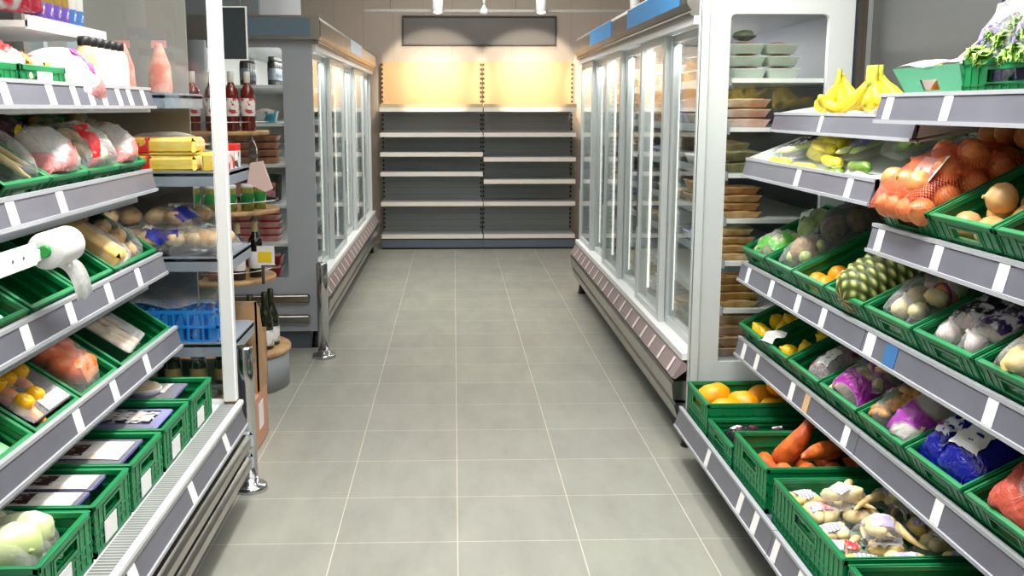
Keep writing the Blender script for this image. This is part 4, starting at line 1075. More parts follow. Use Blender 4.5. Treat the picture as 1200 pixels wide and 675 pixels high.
bag('black printed bag of potatoes lying on the red pouch', lie(M, -.02, .02, .7, .12), .24, .2, .10, FILM, [('potato', M_POTY[0], 6, 1.1, 0)], [('printed_label', -.42, .2, -.4, .4, BLKLAB)])
BAGK = 1.
# bottom deck
def bcrate(y0, y1, h, z0, label):
    d = .54; M = crate_frame(1, .988, z0+h, (y0+y1)/2, 0, d, h); crate(label, M, d, y1-y0, h); return M
ZD = .224
M = bcrate(3.90, 4.25, .135, ZD, 'green crate of yellow melons on the bottom deck, beside the right chiller')
heap('melon', M_MANGO, M, [(.17, -.08, .06, 'front', 1.1), (.10, .07, .06, 'second from the front', 1.), (.0, .05, .06, 'third from the front', 1.), (-.10, .06, .08, 'rear near side', 1.15), (-.02, -.09, .06, 'by the far wall', 1.), (-.12, -.08, .06, 'rear far side', 1.), (.05, -.01, .15, 'on top of the heap', 1.), (-.08, .02, .18, 'on top at the back', 1.1)], 'melon', 'yellow melons', 'yellow melon in the bottom crate, ', .066, tilt=0, d=.54, w=.35, sc=.92)
M = bcrate(3.53, 3.88, .085, ZD, 'shallow green crate of dark packs, between the melons and the sweet potatoes')
for x, y, a, l in ((.15, -.08, .3, 'front'), (.0, -.06, -.2, 'middle'), (-.14, -.05, .1, 'rear')):
    bag('dark mesh pack with a white spot in the shallow crate, '+l, lie(M, x, y, a), .14, .12, .06, film('dark_mesh_film', (40, 40, 46), opac=.7), [('beetroot', BEET, 2, .8, 0)], [('white_spot', .1, .35, -.3, 0, CARD)])
fruit('melon', M_ORANGE, M, -.12, .11, .07, 'single yellow-orange fruit on the rim behind the sweet potatoes', 'fruit', sc=1.0)
M = bcrate(3.12, 3.51, .15, ZD, 'green crate of sweet potatoes on the bottom deck')
SP = [(.08, -.10, .125, 0, 'upright at the front'), (.16, .05, .045, 1.45, 'front, lying crosswise'), (.165, -.09, .04, 1.7, 'front far corner'), (.07, .05, .045, 1.5, 'second row, near side'), (.07, -.10, .045, 1.6, 'second row, far side'), (-.02, .05, .05, 1.55, 'third row, near side'), (-.03, -.10, .045, 1.4, 'third row, far side'), (-.13, .04, .05, 1.6, 'rear near side'), (-.14, -.11, .045, 1.5, 'rear far side'), (.05, .06, .135, .35, 'arching on top near side'), (-.06, -.0, .135, .9, 'on top at the back')]
for i, (x, y, z, a, l) in enumerate(SP):
    ro = RZ(a) if i else RZ(2.8) @ RY(-1.05) @ RX(.4)
    fruit('sweet_potato', M_SWEET[i % 3], M, x, y, FL+z, 'orange-brown sweet potato, '+l, 'sweet potato', 'sweet potatoes on the bottom deck', rot=ro, sc=.92 if i else 1.15)
for x, y, a, l in ((.215, .12, .1, 'front near corner'), (.225, -.02, .1, 'against the front wall'), (-.18, -.05, .2, 'at the back of the heap')):
    fruit('sweet_potato', M_SWEETR, M, x, y, FL+.030+(.105 if x < 0 else 0), 'dark red sweet potato, '+l, 'sweet potato', rot=RZ(a+1.4), sc=.72 if x > 0 else .9)
M = bcrate(2.46, 3.05, .145, ZD, 'big green crate heaped with small bags of baby potatoes and roots')
q = random.Random(11); n = 0
where = ['front far corner', 'front left of middle', 'front middle', 'front right of middle', 'front near corner', 'second row far side', 'second row left of middle', 'second row middle', 'second row right of middle', 'second row near side', 'third row far side', 'third row left of middle', 'third row middle', 'third row right of middle', 'third row near side', 'back row far side', 'back row left of middle', 'back row middle', 'back row right of middle', 'back row near side']
heap_root = M
for i in range(4):
    for j in range(5):
        x = .195-.13*i+q.uniform(-.012, .012); y = -.235+.1165*j+q.uniform(-.008, .008); a = q.uniform(-.3, .3)
        kind = (i*5+j) % 4
        con = [('potato', [M_POTY[0], M_POTW[0], M_POTW[1]][kind % 3], 4, .95, 0)] if kind < 3 else [('parsnip', M_PARSN[0], 3, .62, 1.2)]
        pt = [[('paper_label', -.35, .25, -.4, .35, GREYTXT)], [('violet_label', -.3, .3, -.38, .38, LILAC)], [('red_white_label', -.3, 0, -.25, .25, mat('red_white_print', (222, 70, 74), rough=.4, rgb2=(240, 236, 236), vscale=40)), ('white_print', .05, .35, -.3, .3, LILAC)], [('dark_label', -.35, .25, -.25, .2, BLKLAB)]][(i+j*2) % 4]
        bag('small clear bag of %s in the big heap, %s' % (['yellow baby potatoes', 'creamy baby potatoes', 'pale baby potatoes', 'thin parsnips'][kind], where[n]), M @ T(x, y, FL+.028+q.uniform(0, .02)) @ RZ(a) @ RY(q.uniform(-.15, .15)) @ RX(q.uniform(-.15, .15)), .114, .094, .066, FILM, con, pt, group='small bags in the big crate'); n += 1
for i in range(9):
    x = q.uniform(-.16, .2); y = q.uniform(-.22, .22)
    if i < 5: fruit('parsnip', M_PARSN[i % 2], M, x, y, FL+.125, 'pale loose root lying on top of the small bags, '+['far side', 'middle', 'near side', 'front', 'back'][i], 'root vegetable', rot=RZ(q.uniform(0, 3)) @ RY(.1), sc=.75)
    else:
        bag('small printed bag on top of the heap, '+['front far side', 'front near side', 'back far side', 'back near side'][i-5], M @ T([.12, .1, -.08, -.1][i-5], [-.12, .12, -.14, .1][i-5], FL+.104) @ RZ(q.uniform(0, 3)) @ RY(.1), .115, .095, .06, FILM, [('potato', M_POTW[i % 2], 3, .9, 0)], [('paper_label', -.35, .3, -.3, .25, [GREYTXT, LILAC, BLKLAB, GREYTXT][i-5])])
M = bcrate(2.05, 2.43, .145, ZD, 'green crate at the bottom right corner of the photo, mostly cut off')
for x, y, l in ((-.16, -.09, 'rear far side'), (-.04, -.1, 'middle far side'), (.09, -.09, 'front far side'), (-.1, .06, 'near side')):
    bag('clear bag of potatoes with a red label in the cut-off crate, '+l, lie(M, x, y, .3, .05), .16, .13, .085, FILM, [('potato', M_POTY[0], 4, 1, 0)], [('red_label', -.3, .05, -.3, .2, MATS['red_white_print'])])
# onion crates on the near bay
def dcrate(y0, y1, label):
    M = crate_frame(1, 1.19, 1.24, (y0+y1)/2, TR, CD, CH); crate(label, M, CD, y1-y0, CH); return M
M = dcrate(2.575, 2.885, 'green crate heaped with onions in a net, end of the onion row')
t = thing('onion_bag', 'red net bag of orange onions hanging over the crate front, with a paper label', 'bag', M @ T(.06, 0, .055)); q = random.Random(5)
pos = []
for i in range(4):
    for j in range(4): pos.append((.118-.076*i+q.uniform(-.008, .008), -.118+.079*j+q.uniform(-.008, .008), .03+.006*i))
for i in range(3):
    for j in range(3): pos.append((.075-.078*i, -.08+.08*j+q.uniform(-.01, .01), .085+.006*i))
pos = settle([(x, y, max(.04, z), .0385) for x, y, z in pos], .36, .32, .2, it=120)
for i, (x, y, z) in enumerate(pos):
    part('onion', M_ONIONO[i % 3], None, t, M=T(x, y, z) @ RZ(q.uniform(0, 6)) @ RX(q.uniform(.3, 2.2)) @ S(q.uniform(.98, 1.04)))
nm = bag_mesh(.37, .33, .165, 3.3, REDNET, .06, .30, .02); part('net', fit(nm, M @ T(.06, 0, .043), False), None, t, M=T(.0, 0, -.012))
b = MB().grid(lambda u, v: (.01+.075*u, -.03+.15*v, .150-.035*u+.03*v*v-.02*v), 5, 8); part('paper_label', b, mat('onion_paper_label', (226, 214, 214), rough=.5, rgb2=(90, 70, 80), vscale=14), t)
for i, (x, y, z, l) in enumerate(((-.15, -.10, .14, 'far side'), (-.15, -.01, .15, 'middle'), (-.15, .085, .14, 'near side'), (-.155, -.06, .215, 'upper far side'), (-.155, .04, .22, 'upper near side'))):
    fruit('onion', M_ONION[i % 3], M, x, y, FL+z, 'brown onion at the shaded back of the net crate, '+l, 'onion', 'brown onions behind the net', sc=1.15)
M = dcrate(2.255, 2.565, 'green crate of loose pale onions, middle of the onion row')
heap('onion', M_ONIONP, M, [(.12, -.07, .036, 'front far side'), (.12, .02, .036, 'front middle'), (.12, .10, .036, 'front near side'), (.06, -.02, .04, 'second row far side'), (.055, .06, .04, 'second row near side'), (.0, .0, .05, 'third row far side'), (.0, .09, .05, 'third row near side'), (.05, .03, .1, 'on top of the front ones'), (-.07, .06, .06, 'rear near side'), (-.06, -.04, .06, 'rear far side'), (-.01, .05, .11, 'on top at the back')], 'onion', 'pale loose onions', 'pale yellow onion in the middle onion crate, ', .041, w=.31, sc=1.1)
M = dcrate(1.935, 2.245, 'green crate of red onions at the right edge of the photo')
heap('red_onion', M_REDON, M, [(.12, -.09, .036, 'front far corner'), (.12, .0, .036, 'front middle'), (.06, -.05, .04, 'second row far side'), (.06, .05, .04, 'second row near side'), (.12, .09, .036, 'front near corner'), (.05, -.05, .1, 'on top')], 'onion', 'red onions', 'shiny red onion in the edge crate, ', .041, w=.31, sc=1.1)
CTX = None
# trays of bananas and courgettes on the far bay
def onT(x, y, z, a): return T(x, y, z) @ RZ(a)
banana_bunch('large banana bunch with three stalks up, middle of the banana tray', onT(1.45, 3.62, 1.462, .25), 7, 1)
banana_bunch('banana bunch at the far end of the banana tray', onT(1.47, 3.98, 1.462, -.3), 6, 2)
banana_bunch('banana bunch behind the large one, against the tray back', onT(1.54, 3.80, 1.470, .1), 4, 3)
banana_bunch('banana bunch nearest the mint green carton', onT(1.49, 3.24, 1.462, .1), 6, 4)
for i, (x, y, a, l) in enumerate(((1.53, 4.10, .3, 'far end, at the back'), (1.54, 3.92, -.2, 'second, at the back'), (1.55, 3.72, .4, 'third, at the back'), (1.53, 3.10, .2, 'near end, at the back'))):
    bag('dark leafy pack with white print in the lower tray, '+l, T(x, y, 1.232+(x-1.205)/.415*.168+.014) @ RY(-D(22)) @ RZ(a), .10, .12, .07, FILM, [('leaves', M_LEAVES[i % 3], 3, .55, .01)], [('printed_label', -.3, .3, -.3, .25, BLKLAB)])
COURY = mat('yellow_courgette_skin', (238, 212, 60), rough=.35, rgb2=(190, 200, 60), vscale=9)
COURG = mat('green_courgette_skin', (74, 110, 34), rough=.35, rgb2=(120, 150, 50), vscale=16)
M_CY = root_mesh('courgette', COURY, .22, .024, 2, .12, .75); M_CG = root_mesh('courgette', COURG, .20, .022, 1, .06, .85)
def ztr(x): return 1.232+(x-1.205)/(1.62-1.205)*(1.40-1.232)
def lay(name, me, x, y, r, a, label, cat, group=None, sc=1., dz=0):
    return single(name, me, None, label, cat, T(x, y, ztr(x)+r*sc*1.1+.006+dz) @ RY(-D(22)) @ RZ(a) @ S(sc), group)
lay('corn_cob', root_mesh('corn_cob', mat('corn_yellow', (246, 222, 66), rough=.4, rgb2=(150, 170, 60), vscale=8), .21, .028, 2, .04, .8), 1.255, 3.98, .030, 1.57, 'yellow-green corn cob lying along the front of the lower tray, far half', 'corn')
bag('printed bag of corn with a blue label, far half of the lower tray', T(1.40, 3.80, ztr(1.40)+.012) @ RY(-D(22)) @ RZ(1.45), .20, .16, .09, film('yellow_film', (226, 216, 90), opac=.25), [('corn_cob', M_CY, 3, .9, 0.01)], [('blue_label', .1, .42, -.3, .2, LILAC)])
bag('black and white printed bag of leeks, far end of the lower tray', T(1.41, 4.08, ztr(1.41)+.012) @ RY(-D(22)) @ RZ(.2), .20, .16, .07, FILM, [('stalk', M_CELERY, 4, .85, .01)], [('printed_label', -.3, .3, -.35, .3, BLKLAB)])
lay('courgette', M_CY, 1.255, 3.70, .026, 1.57, 'bright yellow courgette at the front of the lower tray', 'courgette')
lay('courgette', M_CY, 1.325, 3.62, .026, 1.45, 'second yellow courgette, behind the bright one', 'courgette', dz=.0)
lay('courgette', M_CG, 1.255, 3.43, .024, 1.57, 'green courgette lying along the front of the lower tray', 'courgette')
lay('courgette', M_CG, 1.32, 3.36, .024, 1.5, 'green courgette behind the front one', 'courgette')
bag('blue-labelled bag of green beans, near half of the lower tray', T(1.45, 3.56, ztr(1.45)+.012) @ RY(-D(22)) @ RZ(.3), .18, .14, .07, FILM, [('stalk', M_CELERY, 4, .8, .01)], [('blue_label', -.35, .2, -.35, .3, mat('blue_violet_label', (110, 110, 180), rough=.4, rgb2=(226, 226, 240), vscale=24))])
bag('dark printed bag of courgettes at the back of the lower tray', T(1.47, 3.32, ztr(1.47)+.012) @ RY(-D(22)) @ RZ(1.45), .20, .14, .08, FILM, [('courgette', M_CG, 3, .9, .01)], [('printed_label', -.3, .3, -.3, .3, BLKLAB)])
lay('courgette', root_mesh('courgette', mat('white_courgette', (226, 222, 200), rough=.4), .20, .022, 3, .06, .8), 1.26, 3.14, .024, 1.57, 'whitish courgette at the near end of the lower tray', 'courgette')
# carton and salad crate on the top shelf
def carton(label, Mx, d, w, h):
    t = thing('cardboard_carton', label, 'carton', Mx); b = MB(); k = .045   # walls lean outwards
    def wall(p, q_, top_out):
        pass
    x1 = d/2; y1 = w/2
    out = [(-x1, -y1), (x1, -y1), (x1, y1), (-x1, y1)]; top = [(-x1-k, -y1-k), (x1+k, -y1-k), (x1+k, y1+k), (-x1-k, y1+k)]
    def P(i, s_, inset): 
        a, b_ = out[i], top[i]; x = a[0]+(b_[0]-a[0])*s_; y = a[1]+(b_[1]-a[1])*s_
        return Vector((x*(1-inset/max(abs(x), .01)), y*(1-inset/max(abs(y), .01)), h*s_))
    for i in range(4):
        j = (i+1) % 4
        hole = i == 1
        us = [0, .36, .64, 1] if hole else [0, 1]; vs = [0, .42, .68, 1] if hole else [0, 1]
        for ins, mi in ((0, 0), (.005, 1)):
            for a in range(len(us)-1):
                for c in range(len(vs)-1):
                    if hole and a == 1 and c == 1: continue
                    pt = [P(i, vs[c], ins).lerp(P(j, vs[c], ins), us[a]), P(i, vs[c], ins).lerp(P(j, vs[c], ins), us[a+1]), P(i, vs[c+1], ins).lerp(P(j, vs[c+1], ins), us[a+1]), P(i, vs[c+1], ins).lerp(P(j, vs[c+1], ins), us[a])]
                    n0 = len(b.v); b.v += pt; b.face([n0, n0+1, n0+2, n0+3] if ins == 0 else [n0+3, n0+2, n0+1, n0], mi)
        n0 = len(b.v); b.v += [P(i, 1, 0), P(j, 1, 0), P(j, 1, .005), P(i, 1, .005)]; b.face([n0, n0+1, n0+2, n0+3], 1)
    b.box(-x1, x1, -y1, y1, 0, .004, 1)
    part('body', b, [MINT, WHITE], t)
    f = MB(); f.grid(lambda u, v: (x1+k-.11*u, -y1-k+.02+(w+2*k-.04)*v, h+.002+.016*math.sin(u*2)+.006*math.sin(v*9)), 4, 8, 0); f.grid(lambda u, v: (-x1-k+.02+(d-.1)*v, -y1-k+.004+.09*u, h+.004+.012*math.sin(u*2)+.004*math.sin(v*8)), 4, 8, 0)
    part('inner_flap', f, WHITE, t)
    return t
Mt = T(1.475, 2.74, 1.503) @ RZ(PI)
carton('mint green open carton with white flaps and an orange-showing hand hole', Mt, .40, .30, .105)
for i, (x, y, l) in enumerate(((.145, 0, 'front'), (.14, .09, 'front near side'), (.14, -.09, 'front far side'))): fruit('orange', M_ORANGE, Mt, x, y, .047, 'orange inside the mint green carton, '+l, 'orange', sc=1.05)
Ms = crate_frame(1, 1.232, 1.503+.115, 2.33, 0, .42, .115); crate('green crate of bagged salad on the top shelf, right of the mint carton', Ms, .42, .40, .115)
single('cardboard_sheet', MB().prism([(.17, 0), (-.19, 0), (-.19, .26), (-.12, .26)], 'y', -.002, .002), mat('beige_card', (226, 206, 176), rough=.7), 'beige cardboard panel standing between the mint carton and the salad', 'cardboard', T(1.40, 2.552, 1.622) @ RZ(PI))
SALF = film('white_violet_salad_film', (240, 238, 246), opac=.04, mask='print', rgb2=(170, 160, 206), mscale=6)
for i, (x, y, z, ry, l) in enumerate(((.14, -.075, .11, -.8, 'front far side'), (.14, .08, .11, -.8, 'front near side'), (.10, -.075, .175, -.85, 'middle far side'), (.10, .08, .18, -.85, 'middle near side'), (.04, -.08, .245, -.9, 'upper far side'), (.04, .08, .25, -.9, 'upper near side'))):
    bag('bag of green salad leaves with violet print, '+l, Ms @ T(x, y, z) @ RY(ry*-1) @ RZ(R.uniform(-.3, .3)), .23, .17, .10, SALF, [('leaves', M_LEAVES[i % 3], 6, .40, .01)], [('printed_band', -.45, -.25, -.35, .35, LILAC)])
bag('bag of carrots on top of the salad, with a violet band', Ms @ T(.0, .03, .335) @ RY(.5) @ RZ(.3), .26, .20, .10, FILM, [('carrot', M_CARROT, 6, 1.1, .01)], [('violet_band', .1, .3, -.42, .42, LILAC)])
# ------------------------------------------------------------------ left display: crates and goods
def lcrate(X, Z, y0, y1, tilt, label, d=CD, h=CH, card=None):
    M = crate_frame(-1, X, Z, (y0+y1)/2, tilt, d, h); crate(label, M, d, y1-y0, h, card=card); return M
PALEF = film('pink_white_film', (250, 236, 236), opac=.45, mask='print', rgb2=(236, 150, 150), mscale=5)
# bottom deck: five upright crates
def lbot(y0, y1, label): return lcrate(-.879, .548, y0, y1, 0, label, .58, .134, card=(-.03, .09, .055, .012))
LB = [(3.365, 3.66), (3.035, 3.345), (2.72, 3.015), (2.42, 2.70), (2.08, 2.40)]
TW = mat('white_pack', (238, 236, 232), rough=.4, rgb2=(206, 190, 180), vscale=18); BRL = mat('brown_white_label', (72, 44, 44), rough=.4, rgb2=(214, 200, 196), vscale=26)
M = lbot(*LB[0], 'green crate with a round white pack, farthest on the bottom deck')
pack('navy tray of white packs in the farthest bottom crate', lie(M, .05, 0, 0, .062), .34, .24, .055, NAVY, [], [('white_print', .0, .35, -.1, .45, TW)], seed=1)
t = thing('round_pack', 'round white domed pack in the farthest bottom crate', 'pack', lie(M, .10, -.02, 0, .120)); part('bowl', MB().lathe([(.05, 0), (.062, .018), (.06, .022)], 20), CARD, t); part('mushrooms', MB().blob((0, 0, .02), (.056, .056, .02), 18, 8, amp=.2, fq=9), MUSH, t)
M = lbot(*LB[1], 'green crate with a lavender tray and dark pack, second from the far end')
pack('lavender tray with a black and white pack on it', lie(M, .05, 0, 0, .066), .40, .25, .05, LAV, [], [('dark_label', -.1, .42, -.2, .38, BLKLAB), ('white_label', .0, .4, -.1, .3, TW)], seed=2)
M = lbot(*LB[2], 'green crate with a navy tray and white pack, third from the far end')
pack('navy tray of white mushrooms with a brown label, third bottom crate', lie(M, .06, 0, 0, .055), .38, .24, .065, NAVY, [('mushroom', M_SPROUT[0], 4, .8, None)], [('white_print', -.1, .45, -.3, .35, TW), ('brown_label', -.02, .16, -.2, .2, BRL)], seed=3)
M = lbot(*LB[3], 'green crate with two navy trays, fourth from the far end')
pack('navy tray with a white wrap, farther of two in the fourth crate', lie(M, .06, .065, 0, .055), .36, .12, .065, NAVY, [], [('white_print', -.2, .45, -.45, .4, TW), ('brown_label', .0, .18, -.3, .3, BRL)], seed=4)
pack('navy tray with a white wrap, nearer of two in the fourth crate', lie(M, .06, -.062, 0, .055), .36, .12, .065, NAVY, [], [('white_print', -.2, .45, -.45, .4, TW), ('brown_label', -.05, .15, -.3, .3, BRL)], seed=5)
for k, y in ((0, .06), (1, -.06)):
    bag('clear pack at the shaded back of the fourth crate, '+['farther', 'nearer'][k], lie(M, -.2, y), .13, .11, .07, FILM, [('sprout', M_SPROUT[k], 3, 1, 0)])
M = lbot(*LB[4], 'green crate with bagged fennel, nearest on the bottom deck')
for k, (x, y, z, l) in enumerate(((.08, .07, .0, 'farther side'), (.09, -.06, .01, 'nearer side'), (-.1, .0, .02, 'behind'))):
    bag('clear bag of white fennel in the nearest bottom crate, '+l, lie(M, x, y, .2, .03+z), .30, .17, .13, FILM, [('fennel_bulb', M_FENNEL, 2, 1.15, .1), ('stalk', M_CELERY, 2, .9, .01)])
# lowest sloping shelf
X4, Z4 = -1.02, .72
M = lcrate(X4, Z4, 3.14, 3.70, TL, 'wide green crate with two trays of pale mushrooms, lowest sloping shelf')
GT = mat('grey_tray', (120, 126, 124), rough=.3)
STK = root_mesh('mushroom', MUSH, .12, .016, 1, .1, .9)
pack('grey tray of long pale mushrooms, front one', lie(M, .06, .01, .1, .02), .20, .25, .075, GT, [('mushroom', STK, 7, 1.1, .3)], [('white_print', -.3, .38, .08, .45, FILMW)], seed=6, fill=.8)
pack('grey tray of long pale mushrooms, rear one', lie(M, -.095, -.13, .1, .02), .16, .23, .075, GT, [('mushroom', STK, 6, 1, .3)], seed=7, fill=.8)
bag('small clear pack in the far back corner of the mushroom crate', lie(M, -.1, .17, .6), .10, .09, .05, FILM, [('mushroom', M_SPROUT[0], 2, .9, 0)])
M = lcrate(X4, Z4, 2.79, 3.10, TL, 'green crate with a big orange bag of squash, lowest sloping shelf')
SQ = mat('orange_squash', (248, 128, 46), rough=.3, rgb2=(236, 100, 36), vscale=10)
MSQ = [MB().blob((0, 0, 0), (.075, .045, .042), 14, 10, amp=.2, seed=i).mesh('squash_piece', SQ) for i in range(2)]
bag('large clear bag of orange squash pieces', lie(M, .02, -.02, .1, .04), .33, .21, .13, FILM, [('squash_piece', MSQ[0], 6, .95, .1)], [('pale_print', .25, .45, -.3, .3, film('hazy_patch', (236, 170, 130), opac=.4))])
bag('dark vacuum pack at the far side of the squash crate', lie(M, -.10, .11, .1), .14, .07, .05, film('dark_vac', (60, 66, 66), opac=.8), [])
M = lcrate(X4, Z4, 2.475, 2.775, TL, 'green crate with black trays of yellow vegetables, lowest sloping shelf')
BT = mat('black_tray', (30, 30, 30), rough=.25)
MIXO = root_mesh('pepper_strip', mat('orange_strip', (240, 140, 56), rough=.4), .15, .02, 1, .15, .8)
pack('black tray of yellow peppers and orange strips, front one', lie(M, .075, .0, .0, .07), .20, .265, .05, BT, [('yellow_pepper', M_PEPPER, 5, .8, .1), ('pepper_strip', MIXO, 3, .9, .1)], [('white_print', .28, .47, -.1, .45, CARD)], seed=8, fill=.75)
pack('black tray of yellow peppers, rear one', lie(M, -.11, .0, .0, .07), .15, .265, .05, BT, [('yellow_pepper', M_PEPPER, 4, .8, .1)], [('grey_print', .2, .45, -.1, .4, FILMW)], seed=9, fill=.75)
M = lcrate(X4, Z4, 2.15, 2.46, TL, 'green crate with a pale green card, lowest sloping shelf, left photo edge')
single('card_sheet', MB().box(-.11, .11, -.07, .07, 0, .003), mat('pale_green_card', (150, 226, 160), rough=.6), 'pale green card lying in the lowest sloping crate, left photo edge', 'card', lie(M, .08, .06, .1, .06))
# middle sloping shelf
X3, Z3 = -1.06, 1.005
M = lcrate(X3, Z3, 3.245, 3.708, TL, 'green crate with a yellow pack and white bags, middle sloping shelf')
YW = mat('straw_yellow', (238, 200, 120), rough=.5, rgb2=(222, 174, 84), vscale=8)
t = thing('long_pack', 'long straw-yellow wrapped pack, nearest in its crate', 'pack', lie(M, .02, -.14, .05, .06)); part('content', MB().cbox(-.16, .16, -.05, .05, .004, .09, .015), YW, t); part('film', bag_mesh(.36, .13, .105, 4.4, FILM, .08, .3), None, t)
bag('white-yellow wrapped bag in the middle of the yellow pack crate', lie(M, .08, .01, .2), .22, .17, .11, FILMW, [('slice', M_POTW[0], 5, 1.2, 0)])
bag('clear bag of pale onions at the far side of the yellow pack crate', lie(M, .07, .15, .1), .22, .17, .12, FILM, [('onion', M_ONIONP[0], 5, .95, 0)])
bag('brown printed bag at the shaded back of the yellow pack crate', lie(M, -.10, .05, 1.4), .20, .2, .12, film('brown_film', (150, 100, 50), opac=.6), [('potato', M_POTY[0], 4, 1, 0)])
lcrate(X3, Z3, 2.915, 3.225, TL, 'empty green crate under the roll of plastic bags, farther of two')
lcrate(X3, Z3, 2.60, 2.90, TL, 'empty green crate under the roll of plastic bags, nearer of two')
M = lcrate(X3, Z3, 2.24, 2.58, TL, 'green crate with tomatoes in a mint tray, left photo edge')
pack('mint green tray of red tomatoes', lie(M, .06, .03, 0), .24, .22, .06, MINT, [('tomato', M_TOMATO, 6, 1.0, None)], seed=10, fill=.7)
single('card_sheet', MB().cbox(-.10, .10, -.04, .04, 0, .03, .01), mat('yellow_green_pack', (196, 206, 90), rough=.5), 'yellow-green flat pack at the back of the tomato crate', 'pack', lie(M, -.10, .10, .0, .02))
# roll of bags on a white arm
t = thing('bag_roll_holder', 'white arm with a roll of plastic bags and green core, over empty crates', 'bag dispenser', (-1.0, 2.45, 1.19))
b = MB(); b.cbox(-1.006, -1.0, 2.05, 2.50, 1.13, 1.185, .002); b.cbox(-1.006, -1.0, 2.501, 2.53, 1.135, 1.165, .002); b.box(-1.05, -1.0, 2.06, 2.12, 1.185, 1.211)
for y in (2.36, 2.42): b.lathe([(.004, 0), (.004, .0012)], 10, 1, M=T(-1.0, y, 1.157) @ RY(PI/2))
part('arm', b, [WHITE, DARKG], t, True)
Mr = T(-.992, 2.53, 1.158) @ RX(-PI/2)
part('roll', MB().lathe([(.014, 0), (.043, .0), (.046, .004), (.046, .146), (.043, .15), (.014, .15)], 28, M=Mr), mat('white_plastic_roll', (240, 240, 240), rough=.35), t, True)
part('core', MB().lathe([(.013, -.010), (.015, -.008), (.015, .152)], 16, M=Mr), mat('bright_green_core', (30, 150, 60), rough=.4), t, True)
b = MB().grid(lambda u, v: (-.985+.02*math.sin(u*2.5)-.03*u, 2.55+.12*v+.20*u, 1.118-.11*u+.015*math.sin(u*5)+.006*math.sin(v*9)), 12, 6); part('loose_bag', b, film('white_bag_film', (240, 242, 242), opac=.92, bump=.3), t, True)
# upper sloping shelf
X2, Z2 = -1.08, 1.318
def red(l): pass
M = lcrate(X2, Z2, 3.43, 3.712, TL, 'green crate of pale bags next to the glass end, upper sloping shelf', .285)
bag('pale bag with a pink print next to the glass end', lie(M, .05, -.01, .2, .04), .20, .24, .15, PALEF, [('root', M_POTW[0], 6, 1.1, 0)])
bag('clear bag of brown roots behind the pale bag by the glass end', lie(M, -.06, .03, .5, .03), .14, .22, .12, FILM, [('root', M_ONIONP[1], 4, 1, 0)])
M = lcrate(X2, Z2, 3.135, 3.42, TL, 'green crate of white and red bags, second from the glass end, upper sloping shelf', .285)
bag('white bag with a red ribbon print, middle of the upper sloping shelf', lie(M, .05, 0, -.2, .04), .20, .25, .16, FILMW, [('root', M_POTW[1], 7, 1.1, 0)], [('red_print', -.1, .5, -.32, -.16, REDP)])
bag('clear bag of shaded pale roots behind the white and red bag', lie(M, -.06, 0, .4, .03), .14, .23, .13, FILM, [('root', M_POTY[1], 5, 1.2, 0), ('leaf', M_LEAVES[1], 1, .8, 0)])
M = lcrate(X2, Z2, 2.84, 3.125, TL, 'green crate of lilac-pink bags, third from the glass end, upper sloping shelf', .285)
bag('bag of pinkish-white garlic, third crate from the glass end', lie(M, .05, 0, .1, .04), .20, .24, .15, PALEF, [('garlic_bulb', M_GARLIC, 7, 1.1, 0)])
bag('dark mauve bag with a yellow flower-like tag', lie(M, -.06, -.03, .3, .03), .14, .23, .13, film('mauve_film', (120, 90, 110), opac=.5), [('red_onion', M_REDON[0], 4, 1, 0)], [('yellow_tag', .1, .4, -.3, .0, mat('yellow_tag', (240, 206, 40), rough=.4))])
M = lcrate(X2, Z2, 2.54, 2.83, TL, 'green crate of bread-brown roots at the left photo edge, upper sloping shelf', .285)
bag('clear bag of pale slender roots at the left photo edge', lie(M, .03, .05, .1, .04), .22, .16, .13, FILM, [('root', M_PARSN[0], 5, .75, .1)])
bag('clear bag of orange-brown roots behind the pale ones at the left edge', lie(M, -.06, .04, .4, .03), .14, .21, .13, FILM, [('root', M_ONION[0], 4, 1, 0)])
# top shelf
M = lcrate(-1.08, 1.612, 2.68, 2.985, 0, 'low green crate of pink-white bags on the top shelf, next to the cartons', .24, .098, card=(.0, .10, .05, .03))
mat('leaf_print', (110, 170, 60), rough=.4)
WB = film('white_orange_film', (250, 246, 240), opac=.6, mask='print', rgb2=(244, 150, 110), mscale=7)
for x, y, z, ry, l in ((.03, .05, .03, .5, 'far side'), (.02, -.07, .05, .6, 'near side')): bag('white bag with orange print in the low crate, '+l, M @ T(x, y, z) @ RY(ry) @ RZ(.3), .18, .16, .10, WB, [('root', M_POTW[0], 4, 1, 0)], [('red_print', -.3, -.05, -.3, .1, REDP), ('yellow_print', .1, .3, -.1, .35, mat('mustard_print', (236, 206, 60), rough=.4))])
M = lcrate(-1.08, 1.612, 2.34, 2.665, 0, 'low green crate at the top left photo corner', .24, .098, card=(.0, .10, .05, .03))
for x, y, z, ry, l in ((.03, .05, .04, .5, 'far side'), (.03, -.08, .05, .6, 'near side'), (-.1, .02, .14, .7, 'stacked on top')): bag('big white bag with orange patches at the top left, '+l, M @ T(x, y, z) @ RY(ry) @ RZ(.3), .20, .15, .10, WB, [('root', M_POTW[1], 4, 1, 0), ('carrot', M_CARROT, 1, .9, 0)], [('red_print', -.2, .1, -.35, -.05, REDP), ('orange_print', .15, .4, .0, .35, mat('orange_print', (244, 130, 60), rough=.4))])
CTX = None
t = bag('tall white bag of salad with a red and green print, behind the low crates', T(-1.36, 2.82, 1.56) @ RZ(1.4) @ RX(.9), .30, .22, .12, WB, [('leaves', M_LEAVES[0], 2, 1, 0)], [('red_print', -.1, .1, -.4, -.1, REDP), ('green_print', .15, .35, -.1, .3, MATS['leaf_print'])])
